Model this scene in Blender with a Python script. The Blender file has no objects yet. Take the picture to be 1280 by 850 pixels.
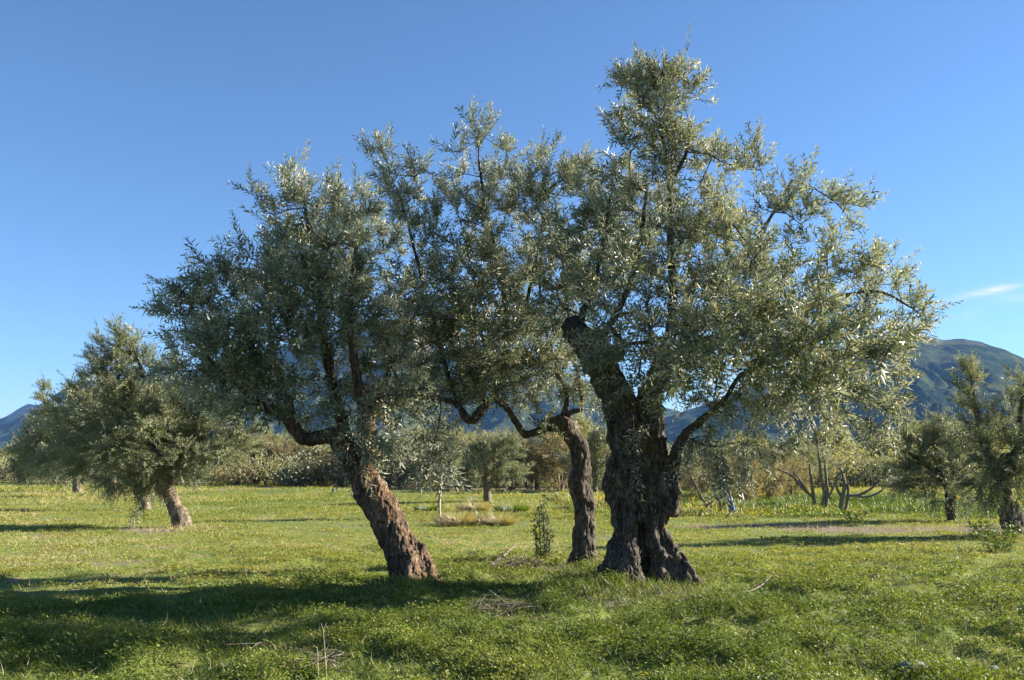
import bpy, math, random
import numpy as np
from mathutils import Vector, Matrix

R = math.radians
C = bpy.context.scene.collection
scene = bpy.context.scene

# ------------------------------------------------------------------ camera
EYE = 1.65
FPX = 1108.0
HORIZON = 583.0
PITCH = math.atan((HORIZON - 425.0) / FPX)
cam_d = bpy.data.cameras.new("camera")
cam_d.sensor_width = 36.0
cam_d.lens = 36.0 * FPX / 1280.0
cam_d.clip_start = 0.05
cam_d.clip_end = 30000
cam = bpy.data.objects.new("camera", cam_d)
C.objects.link(cam)
cam.location = (0, 0, EYE)
cam.rotation_euler = (math.pi / 2 + PITCH, 0, 0)
scene.camera = cam

# ------------------------------------------------------------------ sky, sun, exposure
SUN_ELEV = R(23.0)
SUN_AZ = R(15.0)                       # measured from +X towards +Y
sun_dir = Vector((math.cos(SUN_ELEV) * math.cos(SUN_AZ), math.cos(SUN_ELEV) * math.sin(SUN_AZ), math.sin(SUN_ELEV)))
world = bpy.data.worlds.new("World")
scene.world = world
world.use_nodes = True
wn, wl = world.node_tree.nodes, world.node_tree.links
bg = wn["Background"]
sky = wn.new("ShaderNodeTexSky")
sky.sky_type = 'NISHITA'
sky.sun_disc = False
sky.sun_elevation = SUN_ELEV
sky.sun_rotation = math.atan2(sun_dir.x, sun_dir.y)
sky.altitude = 500
sky.air_density = 1.0
sky.dust_density = 0.1
sky.ozone_density = 6.0

def cirrus(col, wisps):
    """thin cirrus wisps in the sky itself, placed by direction (right of and above +Y)"""
    def mth(op, a, b=None, c=None):
        n = wn.new("ShaderNodeMath"); n.operation = op
        for i, v in enumerate((a, b, c)):
            if v is None: continue
            if isinstance(v, bpy.types.NodeSocket): wl.new(v, n.inputs[i])
            else: n.inputs[i].default_value = v
        return n.outputs[0]
    tc = wn.new("ShaderNodeTexCoord"); sx = wn.new("ShaderNodeSeparateXYZ")
    wl.new(tc.outputs["Generated"], sx.inputs[0])
    yy = mth('MAXIMUM', sx.outputs[1], 0.05)
    u = mth('DIVIDE', sx.outputs[0], yy); w = mth('DIVIDE', sx.outputs[2], yy)
    cb = wn.new("ShaderNodeCombineXYZ")
    wl.new(mth('MULTIPLY', u, 14.0), cb.inputs[0]); wl.new(mth('MULTIPLY', w, 90.0), cb.inputs[1])
    no = wn.new("ShaderNodeTexNoise"); no.inputs["Scale"].default_value = 3.0; no.inputs["Detail"].default_value = 6.0
    wl.new(cb.outputs[0], no.inputs["Vector"])
    tot = None
    for u0, w0, su, sw, slope, amp in wisps:
        du = mth('SUBTRACT', u, u0)
        dw = mth('SUBTRACT', mth('SUBTRACT', w, w0), mth('MULTIPLY', du, slope))
        e = mth('ADD', mth('POWER', mth('ABSOLUTE', mth('DIVIDE', du, su)), 2.0), mth('POWER', mth('ABSOLUTE', mth('DIVIDE', dw, sw)), 2.0))
        g = mth('MULTIPLY', mth('EXPONENT', mth('MULTIPLY', e, -1.0)), amp)
        tot = g if tot is None else mth('ADD', tot, g)
    f = mth('MINIMUM', mth('MULTIPLY', tot, mth('MULTIPLY', no.outputs[0], 1.7)), 0.9)
    bw = wn.new("ShaderNodeRGBToBW"); wl.new(col, bw.inputs[0])
    wh = wn.new("ShaderNodeCombineColor")
    for i, k in enumerate((1.55, 1.5, 1.5)): wl.new(mth('MULTIPLY', bw.outputs[0], k), wh.inputs[i])
    mx = wn.new("ShaderNodeMix"); mx.data_type = 'RGBA'
    wl.new(f, mx.inputs[0]); wl.new(col, mx.inputs[6]); wl.new(wh.outputs[0], mx.inputs[7])
    return mx.outputs[2]
wl.new(cirrus(sky.outputs[0], [(0.553, 0.2005, 0.030, 0.0042, 0.17, 0.75), (0.585, 0.1925, 0.035, 0.006, 0.10, 0.22), (0.50, 0.187, 0.022, 0.004, 0.25, 0.25), (0.525, 0.172, 0.016, 0.006, 0.3, 0.12)]), bg.inputs[0])
bg.inputs[1].default_value = 0.051

sun_l = bpy.data.lights.new("sun", 'SUN')
sun_l.energy = 5.0
sun_l.angle = R(0.53)
sun_l.color = (1.0, 0.925, 0.80)
sun = bpy.data.objects.new("sun", sun_l)
C.objects.link(sun)
sun.location = (40, 12, 60)
sun.rotation_euler = sun_dir.to_track_quat('Z', 'Y').to_euler()

scene.view_settings.view_transform = 'Standard'
scene.view_settings.look = 'None'
scene.view_settings.gamma = 1.0
scene.view_settings.use_curve_mapping = False
scene.view_settings.exposure = 1.92
scene.render.engine = 'CYCLES'
scene.cycles.max_bounces = 6
scene.cycles.diffuse_bounces = 3
scene.cycles.glossy_bounces = 2
scene.cycles.transmission_bounces = 4
scene.cycles.volume_bounces = 0
scene.cycles.use_denoising = True
scene.cycles.denoiser = 'OPENIMAGEDENOISE'
scene.cycles.denoising_input_passes = 'RGB_ALBEDO_NORMAL'
scene.cycles.sample_clamp_indirect = 4.0
HAZE_DENSITY = 0.32e-4

rng = np.random.default_rng(11)

# ------------------------------------------------------------------ pixel helpers (photo pixels 1280 x 850)
def ray(px, py):
    u = (px - 640.0) / FPX
    v = (425.0 - py) / FPX
    return np.array([u, math.cos(PITCH) - v * math.sin(PITCH), math.sin(PITCH) + v * math.cos(PITCH)])

def at(px, py, depth):
    d = ray(px, py)
    return np.array([0, 0, EYE]) + d * (depth / d[1])

def depth_of_row(py):
    d = ray(640, py)
    t = -EYE / d[2]
    return t * d[1]

def m_per_px(depth):
    return depth / FPX

# ------------------------------------------------------------------ vector noise
def _hash(ix, iy, iz, seed):
    h = (ix.astype(np.int64) * 374761393 + iy.astype(np.int64) * 668265263 + iz.astype(np.int64) * 2147483647 + seed * 1274126177) & 0xFFFFFFFF
    h = ((h ^ (h >> 13)) * 1274126177) & 0xFFFFFFFF
    h = ((h ^ (h >> 16)) * 2246822519) & 0xFFFFFFFF
    h = h ^ (h >> 15)
    return (h & 0xFFFFFF) / float(0xFFFFFF)

def vnoise(p, seed=0):
    p = np.asarray(p, float)
    i = np.floor(p).astype(np.int64)
    f = p - i
    f = f * f * f * (f * (f * 6 - 15) + 10)
    x, y, z = i[:, 0], i[:, 1], i[:, 2]
    r = 0
    for dx in (0, 1):
        wx = f[:, 0] if dx else 1 - f[:, 0]
        for dy in (0, 1):
            wy = f[:, 1] if dy else 1 - f[:, 1]
            for dz in (0, 1):
                wz = f[:, 2] if dz else 1 - f[:, 2]
                r = r + wx * wy * wz * _hash(x + dx, y + dy, z + dz, seed)
    return r * 2 - 1

def fbm(p, octaves=4, seed=0, gain=0.5):
    a, s, r = 1.0, 0.0, 0.0
    q = np.asarray(p, float)
    for k in range(octaves):
        r = r + a * vnoise(q, seed + k * 7)
        s += a
        a *= gain
        q = q * 2.03 + 11.7
    return r / s

def ridged(p, octaves=4, seed=0):
    a, s, r = 1.0, 0.0, 0.0
    q = np.asarray(p, float)
    for k in range(octaves):
        r = r + a * (1 - np.abs(vnoise(q, seed + k * 5)) * 2)
        s += a
        a *= 0.5
        q = q * 2.1 + 3.1
    return r / s

def xy0(x, y, sc):
    x = np.asarray(x, float); y = np.asarray(y, float)
    return np.stack([x * sc, y * sc, np.zeros_like(x)], -1).reshape(-1, 3)

# lushness of the field: 1 = thick soft weeds, 0 = short dry turf
FEET = [(-1.38, 12.2, .9), (1.08, 13.7, .8), (1.35, 12.0, 1.2), (2.15, 12.1, 1.0), (-8.9, 24.4, 1.0), (11.6, 20.6, 1.2)]
def lush(x, y):
    n = fbm(xy0(x, y, 0.16), 3, 40) * 1.3
    near = np.clip((15.5 - np.asarray(y).ravel()) / 5.0, -1.0, 1.0) * 0.55
    xx = np.asarray(x, float).ravel(); yy = np.asarray(y, float).ravel()
    foot = sum(np.exp(-((xx - a) ** 2 + (yy - b) ** 2) / (c * c)) for a, b, c in FEET)
    return np.clip(0.45 + n * 0.55 + near + .5 * foot, 0, 1)

def clump(x, y):
    return fbm(xy0(x, y, 1.5), 3, 77, 0.6)

def soil(x, y):
    x = np.asarray(x, float).ravel(); y = np.asarray(y, float).ravel()
    # bare strip on the right below the tall green crop, and a thin one along the far scrub
    yc = 25.4 - (x - 6) * 0.40 + fbm(xy0(x, y, 0.35), 3, 5) * 2.2
    a = np.exp(-((y - yc) / np.clip(.9 + .16 * (x - 4), .9, 2.2)) ** 2) * np.clip((x - 3.6) / 1.6, 0, 1)
    b = np.exp(-((y - 66 - 3.0 * fbm(xy0(x, y, 0.05), 2, 9)) / 9.0) ** 2) * np.clip((x + 26) / 10, 0, 1) * np.clip((12 - x) / 8, 0, 1)
    c = np.exp(-(((x + 9.6) / 1.9) ** 2 + ((y - 24.3) / 1.0) ** 2)) * 0.8
    d = np.exp(-(((x + 7.6) / 3.2) ** 2 + ((y - 12.6) / 0.8) ** 2)) * 0.3
    e = np.exp(-(((x + 16) / 2.5) ** 2 + ((y - 29) / 1.6) ** 2)) * 0.7
    n = fbm(xy0(x, y, 0.9), 3, 21) * 0.45
    ft = sum(np.exp(-((x - a_) ** 2 + (y - b_) ** 2) / (.8 * c_ * c_)) for a_, b_, c_ in FEET) * .36
    e = np.maximum(e, ft)
    return np.clip(np.maximum.reduce([a, b, c, d, e]) * 1.15 + n * 1.4 - 0.18, 0, 1)

def hgt(x, y):
    x = np.asarray(x, float).ravel(); y = np.asarray(y, float).ravel()
    d = np.sqrt(x * x + y * y)
    h = fbm(xy0(x, y, 0.09), 3, 2) * 0.10
    h = h + np.clip(clump(x, y), -0.5, 1) * 0.12 * (0.25 + lush(x, y)) * np.clip((40 - d) / 20, 0, 1)
    h = h + vnoise(xy0(x, y, 4.3), 8) * 0.012 * np.clip((24 - d) / 10, 0, 1)
    h = h + 0.30 * np.exp(-(((x + 13) / 4.0) ** 2 + ((y - 58) / 3.0) ** 2))
    far = np.clip((d - 300) / 3000, 0, 1)
    h = h + far * far * 40 * 0
    return h

def ground(px, py):
    d = depth_of_row(py)
    p = at(px, py, d)
    z = hgt([p[0]], [p[1]])[0]
    return np.array([p[0], p[1], z])

# ------------------------------------------------------------------ materials
def new_mat(name):
    m = bpy.data.materials.new(name)
    m.use_nodes = True
    nt = m.node_tree
    nt.nodes.clear()
    out = nt.nodes.new("ShaderNodeOutputMaterial")
    return m, nt, out

def N(nt, kind, **kw):
    n = nt.nodes.new(kind)
    for k, v in kw.items():
        if k in n.inputs:
            n.inputs[k].default_value = v
        else:
            setattr(n, k, v)
    return n

def ramp(nt, stops, interp='LINEAR'):
    n = nt.nodes.new("ShaderNodeValToRGB")
    n.color_ramp.interpolation = interp
    e = n.color_ramp.elements
    while len(e) < len(stops):
        e.new(0.5)
    for el, (p, c) in zip(e, stops):
        el.position = p
        el.color = (*c, 1)
    return n

def mixc(nt, a, b, fac, mode='MIX'):
    n = nt.nodes.new("ShaderNodeMix")
    n.data_type = 'RGBA'
    n.blend_type = mode
    for s, v in ((n.inputs[0], fac), (n.inputs[6], a), (n.inputs[7], b)):
        if isinstance(v, bpy.types.NodeSocket):
            nt.links.new(v, s)
        elif isinstance(v, (int, float)):
            s.default_value = v
        else:
            s.default_value = (*v, 1)
    return n.outputs[2]

def leaf_material(name, upper, under, rough=0.42, transl=0.22, two_sided=True, spec=0.5, tcol=(1.0, 0.95, 0.35)):
    """upper / under: ramp stops driven by the per-leaf random 'tint'"""
    m, nt, out = new_mat(name)
    at_ = N(nt, "ShaderNodeAttribute", attribute_name="tint")
    ru = ramp(nt, upper)
    nt.links.new(at_.outputs["Fac"], ru.inputs[0])
    col = ru.outputs[0]
    if two_sided:
        rd = ramp(nt, under)
        nt.links.new(at_.outputs["Fac"], rd.inputs[0])
        geo = N(nt, "ShaderNodeNewGeometry")
        col = mixc(nt, ru.outputs[0], rd.outputs[0], geo.outputs["Backfacing"])
    p = N(nt, "ShaderNodeBsdfPrincipled", Roughness=rough)
    p.inputs["Specular IOR Level"].default_value = spec
    nt.links.new(col, p.inputs["Base Color"])
    t = N(nt, "ShaderNodeBsdfTranslucent")
    tc = mixc(nt, col, tcol, 1.0, 'MULTIPLY')
    nt.links.new(tc, t.inputs[0])
    mx = N(nt, "ShaderNodeMixShader")
    mx.inputs[0].default_value = transl
    nt.links.new(p.outputs[0], mx.inputs[1])
    nt.links.new(t.outputs[0], mx.inputs[2])
    nt.links.new(mx.outputs[0], out.inputs[0])
    return m

MAT = {}
MAT['olive_leaf'] = leaf_material("olive_leaf",
    [(0.0, (0.058, 0.078, 0.046)), (0.45, (0.140, 0.157, 0.088)), (0.8, (0.235, 0.240, 0.145)), (0.97, (0.25, 0.23, 0.11)), (1.0, (0.28, 0.22, 0.08))],
    [(0.0, (0.38, 0.40, 0.34)), (0.5, (0.50, 0.50, 0.41)), (1.0, (0.62, 0.59, 0.46))], rough=0.5, transl=0.20, spec=0.5, tcol=(0.95, 1.0, 0.6))
MAT['olive_leaf_warm'] = leaf_material("olive_leaf_yellowish",
    [(0.0, (0.062, 0.086, 0.042)), (0.4, (0.138, 0.157, 0.094)), (0.75, (0.230, 0.236, 0.145)), (0.95, (0.26, 0.23, 0.095)), (1.0, (0.30, 0.22, 0.08))],
    [(0.0, (0.37, 0.39, 0.31)), (0.5, (0.49, 0.485, 0.38)), (1.0, (0.60, 0.56, 0.41))], rough=0.5, transl=0.24, spec=0.5, tcol=(0.97, 1.0, 0.58))
MAT['olive_leaf_far'] = leaf_material("olive_leaf_greyish",
    [(0.0, (0.085, 0.105, 0.042)), (0.5, (0.160, 0.174, 0.092)), (1.0, (0.245, 0.238, 0.135))],
    [(0.0, (0.25, 0.27, 0.17)), (0.5, (0.34, 0.345, 0.22)), (1.0, (0.44, 0.41, 0.26))], rough=0.5, transl=0.28, tcol=(0.97, 1.0, 0.58))
MAT['dry_leaf'] = leaf_material("brown_scrub_leaf",
    [(0.0, (0.24, 0.200, 0.130)), (0.5, (0.38, 0.32, 0.21)), (1.0, (0.52, 0.45, 0.31))],
    [(0.0, (0.18, 0.15, 0.10)), (1.0, (0.38, 0.33, 0.21))], rough=0.8, transl=0.42, spec=0.2)
MAT['grey_leaf'] = leaf_material("grey_green_scrub_leaf",
    [(0.0, (0.20, 0.215, 0.12)), (0.5, (0.36, 0.36, 0.22)), (1.0, (0.48, 0.45, 0.29))],
    [(0.0, (0.22, 0.235, 0.13)), (1.0, (0.42, 0.40, 0.25))], rough=0.7, transl=0.42, spec=0.3)
MAT['dark_leaf'] = leaf_material("dark_green_leaf",
    [(0.0, (0.030, 0.050, 0.014)), (0.6, (0.055, 0.085, 0.024)), (1.0, (0.10, 0.13, 0.04))],
    [(0.0, (0.05, 0.075, 0.03)), (1.0, (0.12, 0.15, 0.06))], rough=0.5, transl=0.2)
MAT['grass'] = leaf_material("field_grass",
    [(0.0, (0.078, 0.115, 0.018)), (0.3, (0.158, 0.205, 0.029)), (0.55, (0.272, 0.270, 0.056)), (0.75, (0.34, 0.32, 0.080)), (0.9, (0.42, 0.35, 0.15)), (1.0, (0.50, 0.43, 0.26))],
    None, rough=0.55, transl=0.42, two_sided=False, spec=0.4, tcol=(1.0, 1.0, 0.45))
MAT['straw'] = leaf_material("dry_straw",
    [(0.0, (0.26, 0.21, 0.10)), (0.5, (0.40, 0.33, 0.18)), (1.0, (0.52, 0.45, 0.28))], None, rough=0.7, transl=0.25, two_sided=False, spec=0.2)
MAT['crop'] = leaf_material("tall_green_crop",
    [(0.0, (0.070, 0.120, 0.018)), (0.5, (0.13, 0.190, 0.030)), (0.8, (0.21, 0.25, 0.045)), (1.0, (0.34, 0.31, 0.10))], None, rough=0.5, transl=0.32, two_sided=False)
MAT['yellow'] = leaf_material("yellow_petal",
    [(0.0, (0.62, 0.42, 0.02)), (1.0, (0.75, 0.58, 0.05))], None, rough=0.6, transl=0.3, two_sided=False, spec=0.2)

def bark_material(name, c_dark, c_mid, c_light, c_warm, warm_amt, scale=1.0, bump=0.9):
    m, nt, out = new_mat(name)
    tc = N(nt, "ShaderNodeTexCoord")
    mp = N(nt, "ShaderNodeMapping")
    mp.inputs["Scale"].default_value = (scale, scale, scale * 0.28)
    nt.links.new(tc.outputs["Object"], mp.inputs[0])
    n1 = N(nt, "ShaderNodeTexNoise", Scale=9.0, Detail=8.0, Roughness=0.65)
    nt.links.new(mp.outputs[0], n1.inputs["Vector"])
    n2 = N(nt, "ShaderNodeTexNoise", Scale=3.2, Detail=5.0, Roughness=0.6)
    nt.links.new(tc.outputs["Object"], n2.inputs["Vector"])
    vo = N(nt, "ShaderNodeTexVoronoi", Scale=26.0)
    vo.feature = 'DISTANCE_TO_EDGE'
    dm = N(nt, "ShaderNodeMix")
    dm.data_type = 'VECTOR'
    dm.inputs[0].default_value = 0.12
    nt.links.new(mp.outputs[0], dm.inputs[4])
    nt.links.new(n1.outputs["Color"], dm.inputs[5])
    nt.links.new(dm.outputs[1], vo.inputs["Vector"])
    r1 = ramp(nt, [(0.30, c_dark), (0.5, c_mid), (0.70, c_light)])
    nt.links.new(n1.outputs[0], r1.inputs[0])
    rw = ramp(nt, [(0.48, (0, 0, 0)), (0.60, (1, 1, 1))])
    nt.links.new(n2.outputs[0], rw.inputs[0])
    mw = N(nt, "ShaderNodeMath", operation='MULTIPLY')
    nt.links.new(rw.outputs[0], mw.inputs[0])
    mw.inputs[1].default_value = warm_amt
    col = mixc(nt, r1.outputs[0], c_warm, mw.outputs[0])
    cr = ramp(nt, [(0.0, (0.22, 0.20, 0.18)), (0.14, (1.1, 1.1, 1.1))])
    nt.links.new(vo.outputs["Distance"], cr.inputs[0])
    col = mixc(nt, col, cr.outputs[0], 0.7, 'MULTIPLY')
    p = N(nt, "ShaderNodeBsdfPrincipled", Roughness=0.9)
    p.inputs["Specular IOR Level"].default_value = 0.15
    nt.links.new(col, p.inputs["Base Color"])
    ad = N(nt, "ShaderNodeMath", operation='MULTIPLY_ADD')
    nt.links.new(n1.outputs[0], ad.inputs[0])
    ad.inputs[1].default_value = 1.0
    mr = N(nt, "ShaderNodeMapRange")
    mr.inputs["From Max"].default_value = 0.12
    nt.links.new(vo.outputs["Distance"], mr.inputs[0])
    mr.inputs["To Max"].default_value = 0.5
    nt.links.new(mr.outputs[0], ad.inputs[2])
    b = N(nt, "ShaderNodeBump", Strength=bump, Distance=0.03)
    nt.links.new(ad.outputs[0], b.inputs["Height"])
    nt.links.new(b.outputs[0], p.inputs["Normal"])
    nt.links.new(p.outputs[0], out.inputs[0])
    return m

MAT['bark'] = bark_material("olive_bark", (0.034, 0.028, 0.022), (0.100, 0.082, 0.064), (0.23, 0.195, 0.155), (0.135, 0.102, 0.070), 0.5)
MAT['bark_orange'] = bark_material("flaking_olive_bark", (0.036, 0.026, 0.018), (0.12, 0.082, 0.054), (0.27, 0.200, 0.135), (0.22, 0.130, 0.068), 0.5)
MAT['bark_grey'] = bark_material("grey_young_bark", (0.15, 0.125, 0.095), (0.28, 0.235, 0.175), (0.42, 0.37, 0.28), (0.30, 0.24, 0.15), 0.5, scale=2.5)
MAT['bark_far'] = bark_material("far_olive_bark", (0.09, 0.070, 0.050), (0.19, 0.150, 0.110), (0.32, 0.26, 0.195), (0.26, 0.18, 0.11), 0.5, scale=0.8)
MAT['dead_wood'] = bark_material("weathered_dead_wood", (0.14, 0.115, 0.085), (0.28, 0.235, 0.18), (0.42, 0.37, 0.29), (0.30, 0.24, 0.17), 0.4, scale=4)

def simple_noise_mat(name, stops, scale, rough=0.9, bump=0.3, dist=0.02):
    m, nt, out = new_mat(name)
    tc = N(nt, "ShaderNodeTexCoord")
    n1 = N(nt, "ShaderNodeTexNoise", Scale=scale, Detail=6.0, Roughness=0.6)
    nt.links.new(tc.outputs["Object"], n1.inputs["Vector"])
    r = ramp(nt, stops)
    nt.links.new(n1.outputs[0], r.inputs[0])
    p = N(nt, "ShaderNodeBsdfPrincipled", Roughness=rough)
    nt.links.new(r.outputs[0], p.inputs["Base Color"])
    b = N(nt, "ShaderNodeBump", Strength=bump, Distance=dist)
    nt.links.new(n1.outputs[0], b.inputs["Height"])
    nt.links.new(b.outputs[0], p.inputs["Normal"])
    nt.links.new(p.outputs[0], out.inputs[0])
    return m

MAT['stone'] = simple_noise_mat("pale_limestone", [(0.3, (0.12, 0.115, 0.10)), (0.7, (0.28, 0.265, 0.235))], 14)
MAT['blue_guard'] = simple_noise_mat("faded_blue_plastic", [(0.3, (0.035, 0.07, 0.16)), (0.7, (0.09, 0.15, 0.28))], 12, rough=0.5)
MAT['char'] = simple_noise_mat("blackened_cut_wood", [(0.3, (0.012, 0.010, 0.009)), (0.7, (0.05, 0.04, 0.032))], 20)

def ground_material():
    m, nt, out = new_mat("field_ground")
    geo = N(nt, "ShaderNodeNewGeometry")
    a = N(nt, "ShaderNodeAttribute", attribute_name="soil")
    lu = N(nt, "ShaderNodeAttribute", attribute_name="lush")
    n_f = N(nt, "ShaderNodeTexNoise", Scale=7.0, Detail=8.0, Roughness=0.7)
    n_m = N(nt, "ShaderNodeTexNoise", Scale=0.9, Detail=6.0, Roughness=0.62)
    n_l = N(nt, "ShaderNodeTexNoise", Scale=0.05, Detail=4.0, Roughness=0.6)
    for n in (n_f, n_m, n_l):
        nt.links.new(geo.outputs["Position"], n.inputs["Vector"])
    g1 = ramp(nt, [(0.30, (0.050, 0.075, 0.016)), (0.48, (0.110, 0.145, 0.030)), (0.60, (0.175, 0.195, 0.050)), (0.75, (0.27, 0.245, 0.105))])
    nt.links.new(n_f.outputs[0], g1.inputs[0])
    g2 = ramp(nt, [(0.30, (0.105, 0.145, 0.030)), (0.50, (0.160, 0.195, 0.045)), (0.62, (0.22, 0.215, 0.080)), (0.75, (0.28, 0.24, 0.13))])
    nt.links.new(n_m.outputs[0], g2.inputs[0])
    grass = mixc(nt, g1.outputs[0], g2.outputs[0], 0.55)
    s1 = ramp(nt, [(0.3, (0.11, 0.085, 0.058)), (0.55, (0.20, 0.165, 0.120)), (0.75, (0.33, 0.285, 0.22))])
    nt.links.new(n_f.outputs[0], s1.inputs[0])
    ad = N(nt, "ShaderNodeMath", operation='ADD')
    nt.links.new(a.outputs["Fac"], ad.inputs[0])
    sc = N(nt, "ShaderNodeMath", operation='MULTIPLY_ADD')
    nt.links.new(n_f.outputs[0], sc.inputs[0])
    sc.inputs[1].default_value = 0.9
    sc.inputs[2].default_value = -0.45
    nt.links.new(sc.outputs[0], ad.inputs[1])
    rs = ramp(nt, [(0.34, (0, 0, 0)), (0.58, (1, 1, 1))])
    nt.links.new(ad.outputs[0], rs.inputs[0])
    # dry bare specks among short turf
    rd = ramp(nt, [(0.57, (0, 0, 0)), (0.68, (1, 1, 1))])
    nt.links.new(n_m.outputs[0], rd.inputs[0])
    inv = N(nt, "ShaderNodeMath", operation='SUBTRACT')
    inv.inputs[0].default_value = 1.0
    nt.links.new(lu.outputs["Fac"], inv.inputs[1])
    sp = N(nt, "ShaderNodeMath", operation='MULTIPLY')
    nt.links.new(rd.outputs[0], sp.inputs[0])
    nt.links.new(inv.outputs[0], sp.inputs[1])
    col = mixc(nt, grass, s1.outputs[0], sp.outputs[0])
    col = mixc(nt, col, s1.outputs[0], rs.outputs[0])
    p = N(nt, "ShaderNodeBsdfPrincipled", Roughness=0.95)
    p.inputs["Specular IOR Level"].default_value = 0.1
    nt.links.new(col, p.inputs["Base Color"])
    b = N(nt, "ShaderNodeBump", Strength=0.9, Distance=0.06)
    nt.links.new(n_f.outputs[0], b.inputs["Height"])
    nt.links.new(b.outputs[0], p.inputs["Normal"])
    nt.links.new(p.outputs[0], out.inputs[0])
    return m
MAT['ground'] = ground_material()

def mountain_material(name, forest, scrub, rock, rock_lo, rock_hi):
    m, nt, out = new_mat(name)
    geo = N(nt, "ShaderNodeNewGeometry")
    n1 = N(nt, "ShaderNodeTexNoise", Scale=0.004, Detail=10.0, Roughness=0.62)
    n2 = N(nt, "ShaderNodeTexNoise", Scale=0.03, Detail=6.0, Roughness=0.75)
    for n in (n1, n2):
        nt.links.new(geo.outputs["Position"], n.inputs["Vector"])
    r = ramp(nt, [(0.42, forest), (0.58, scrub)])
    nt.links.new(n1.outputs[0], r.inputs[0])
    c2 = ramp(nt, [(0.3, (0.45, 0.45, 0.45)), (0.7, (1.35, 1.35, 1.3))])
    nt.links.new(n2.outputs[0], c2.inputs[0])
    col = mixc(nt, r.outputs[0], c2.outputs[0], 1.0, 'MULTIPLY')
    a = N(nt, "ShaderNodeAttribute", attribute_name="rock")
    col = mixc(nt, col, rock, a.outputs["Fac"])
    p = N(nt, "ShaderNodeBsdfPrincipled", Roughness=1.0)
    p.inputs["Specular IOR Level"].default_value = 0.0
    nt.links.new(col, p.inputs["Base Color"])
    b = N(nt, "ShaderNodeBump", Strength=1.0, Distance=14.0)
    nt.links.new(n2.outputs[0], b.inputs["Height"])
    nt.links.new(b.outputs[0], p.inputs["Normal"])
    nt.links.new(p.outputs[0], out.inputs[0])
    return m
MAT['mountain'] = mountain_material("forested_mountain", (0.026, 0.040, 0.022), (0.062, 0.074, 0.034), (0.42, 0.36, 0.30), 0, 1)

# ------------------------------------------------------------------ mesh accumulation
class Acc:
    def __init__(self):
        self.v, self.q, self.t, self.qm, self.tm, self.tint = [], [], [], [], [], []
        self.n = 0
    def add(self, verts, quads=None, tris=None, mat=0, tint=None):
        verts = np.asarray(verts, np.float32).reshape(-1, 3)
        if quads is not None and len(quads):
            q = np.asarray(quads, np.int32).reshape(-1, 4) + self.n
            self.q.append(q); self.qm.append(np.full(len(q), mat, np.int32))
        if tris is not None and len(tris):
            t = np.asarray(tris, np.int32).reshape(-1, 3) + self.n
            self.t.append(t); self.tm.append(np.full(len(t), mat, np.int32))
        self.v.append(verts)
        self.tint.append(np.full(len(verts), 0.5, np.float32) if tint is None else np.asarray(tint, np.float32).ravel())
        self.n += len(verts)
    def mesh(self, name, mats, smooth=False, smooth_mat=None, origin=None, extra=None):
        v = np.concatenate(self.v)
        if origin is not None:
            v = v - np.asarray(origin, np.float32)
        q = np.concatenate(self.q) if self.q else np.zeros((0, 4), np.int32)
        t = np.concatenate(self.t) if self.t else np.zeros((0, 3), np.int32)
        mi = np.concatenate(self.qm + self.tm) if (self.qm or self.tm) else np.zeros(0, np.int32)
        me = bpy.data.meshes.new(name)
        me.vertices.add(len(v))
        me.vertices.foreach_set("co", v.astype(np.float32).ravel())
        loops = np.concatenate([q.ravel(), t.ravel()]).astype(np.int32)
        me.loops.add(len(loops))
        me.loops.foreach_set("vertex_index", loops)
        ls = np.concatenate([np.arange(len(q)) * 4, len(q) * 4 + np.arange(len(t)) * 3]).astype(np.int32)
        me.polygons.add(len(ls))
        me.polygons.foreach_set("loop_start", ls)
        me.polygons.foreach_set("material_index", mi)
        sm = np.zeros(len(ls), bool)
        if smooth:
            sm[:] = True
        elif smooth_mat is not None:
            sm = mi == smooth_mat
        me.polygons.foreach_set("use_smooth", sm)
        at_ = me.attributes.new("tint", 'FLOAT', 'POINT')
        at_.data.foreach_set("value", np.concatenate(self.tint))
        for k, val in (extra or {}).items():
            a2 = me.attributes.new(k, 'FLOAT', 'POINT')
            a2.data.foreach_set("value", np.asarray(val, np.float32))
        for m in mats:
            me.materials.append(m)
        me.update(calc_edges=True)
        me.validate()
        return me

def link(name, me, parent=None, loc=None):
    o = bpy.data.objects.new(name, me)
    C.objects.link(o)
    if parent is not None:
        o.parent = parent
    if loc is not None:
        o.location = loc
    return o

def tag(o, label=None, cat=None, group=None, kind=None):
    for k, v in (("label", label), ("category", cat), ("group", group), ("kind", kind)):
        if v:
            o[k] = v
    return o

def empty(name, loc, label, cat, group=None):
    o = bpy.data.objects.new(name, None)
    C.objects.link(o)
    o.location = [float(a) for a in loc]
    o.empty_display_size = 0.3
    return tag(o, label, cat, group)

def nrm(a):
    a = np.asarray(a, float)
    return a / np.maximum(np.linalg.norm(a, axis=-1, keepdims=True), 1e-9)

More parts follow.
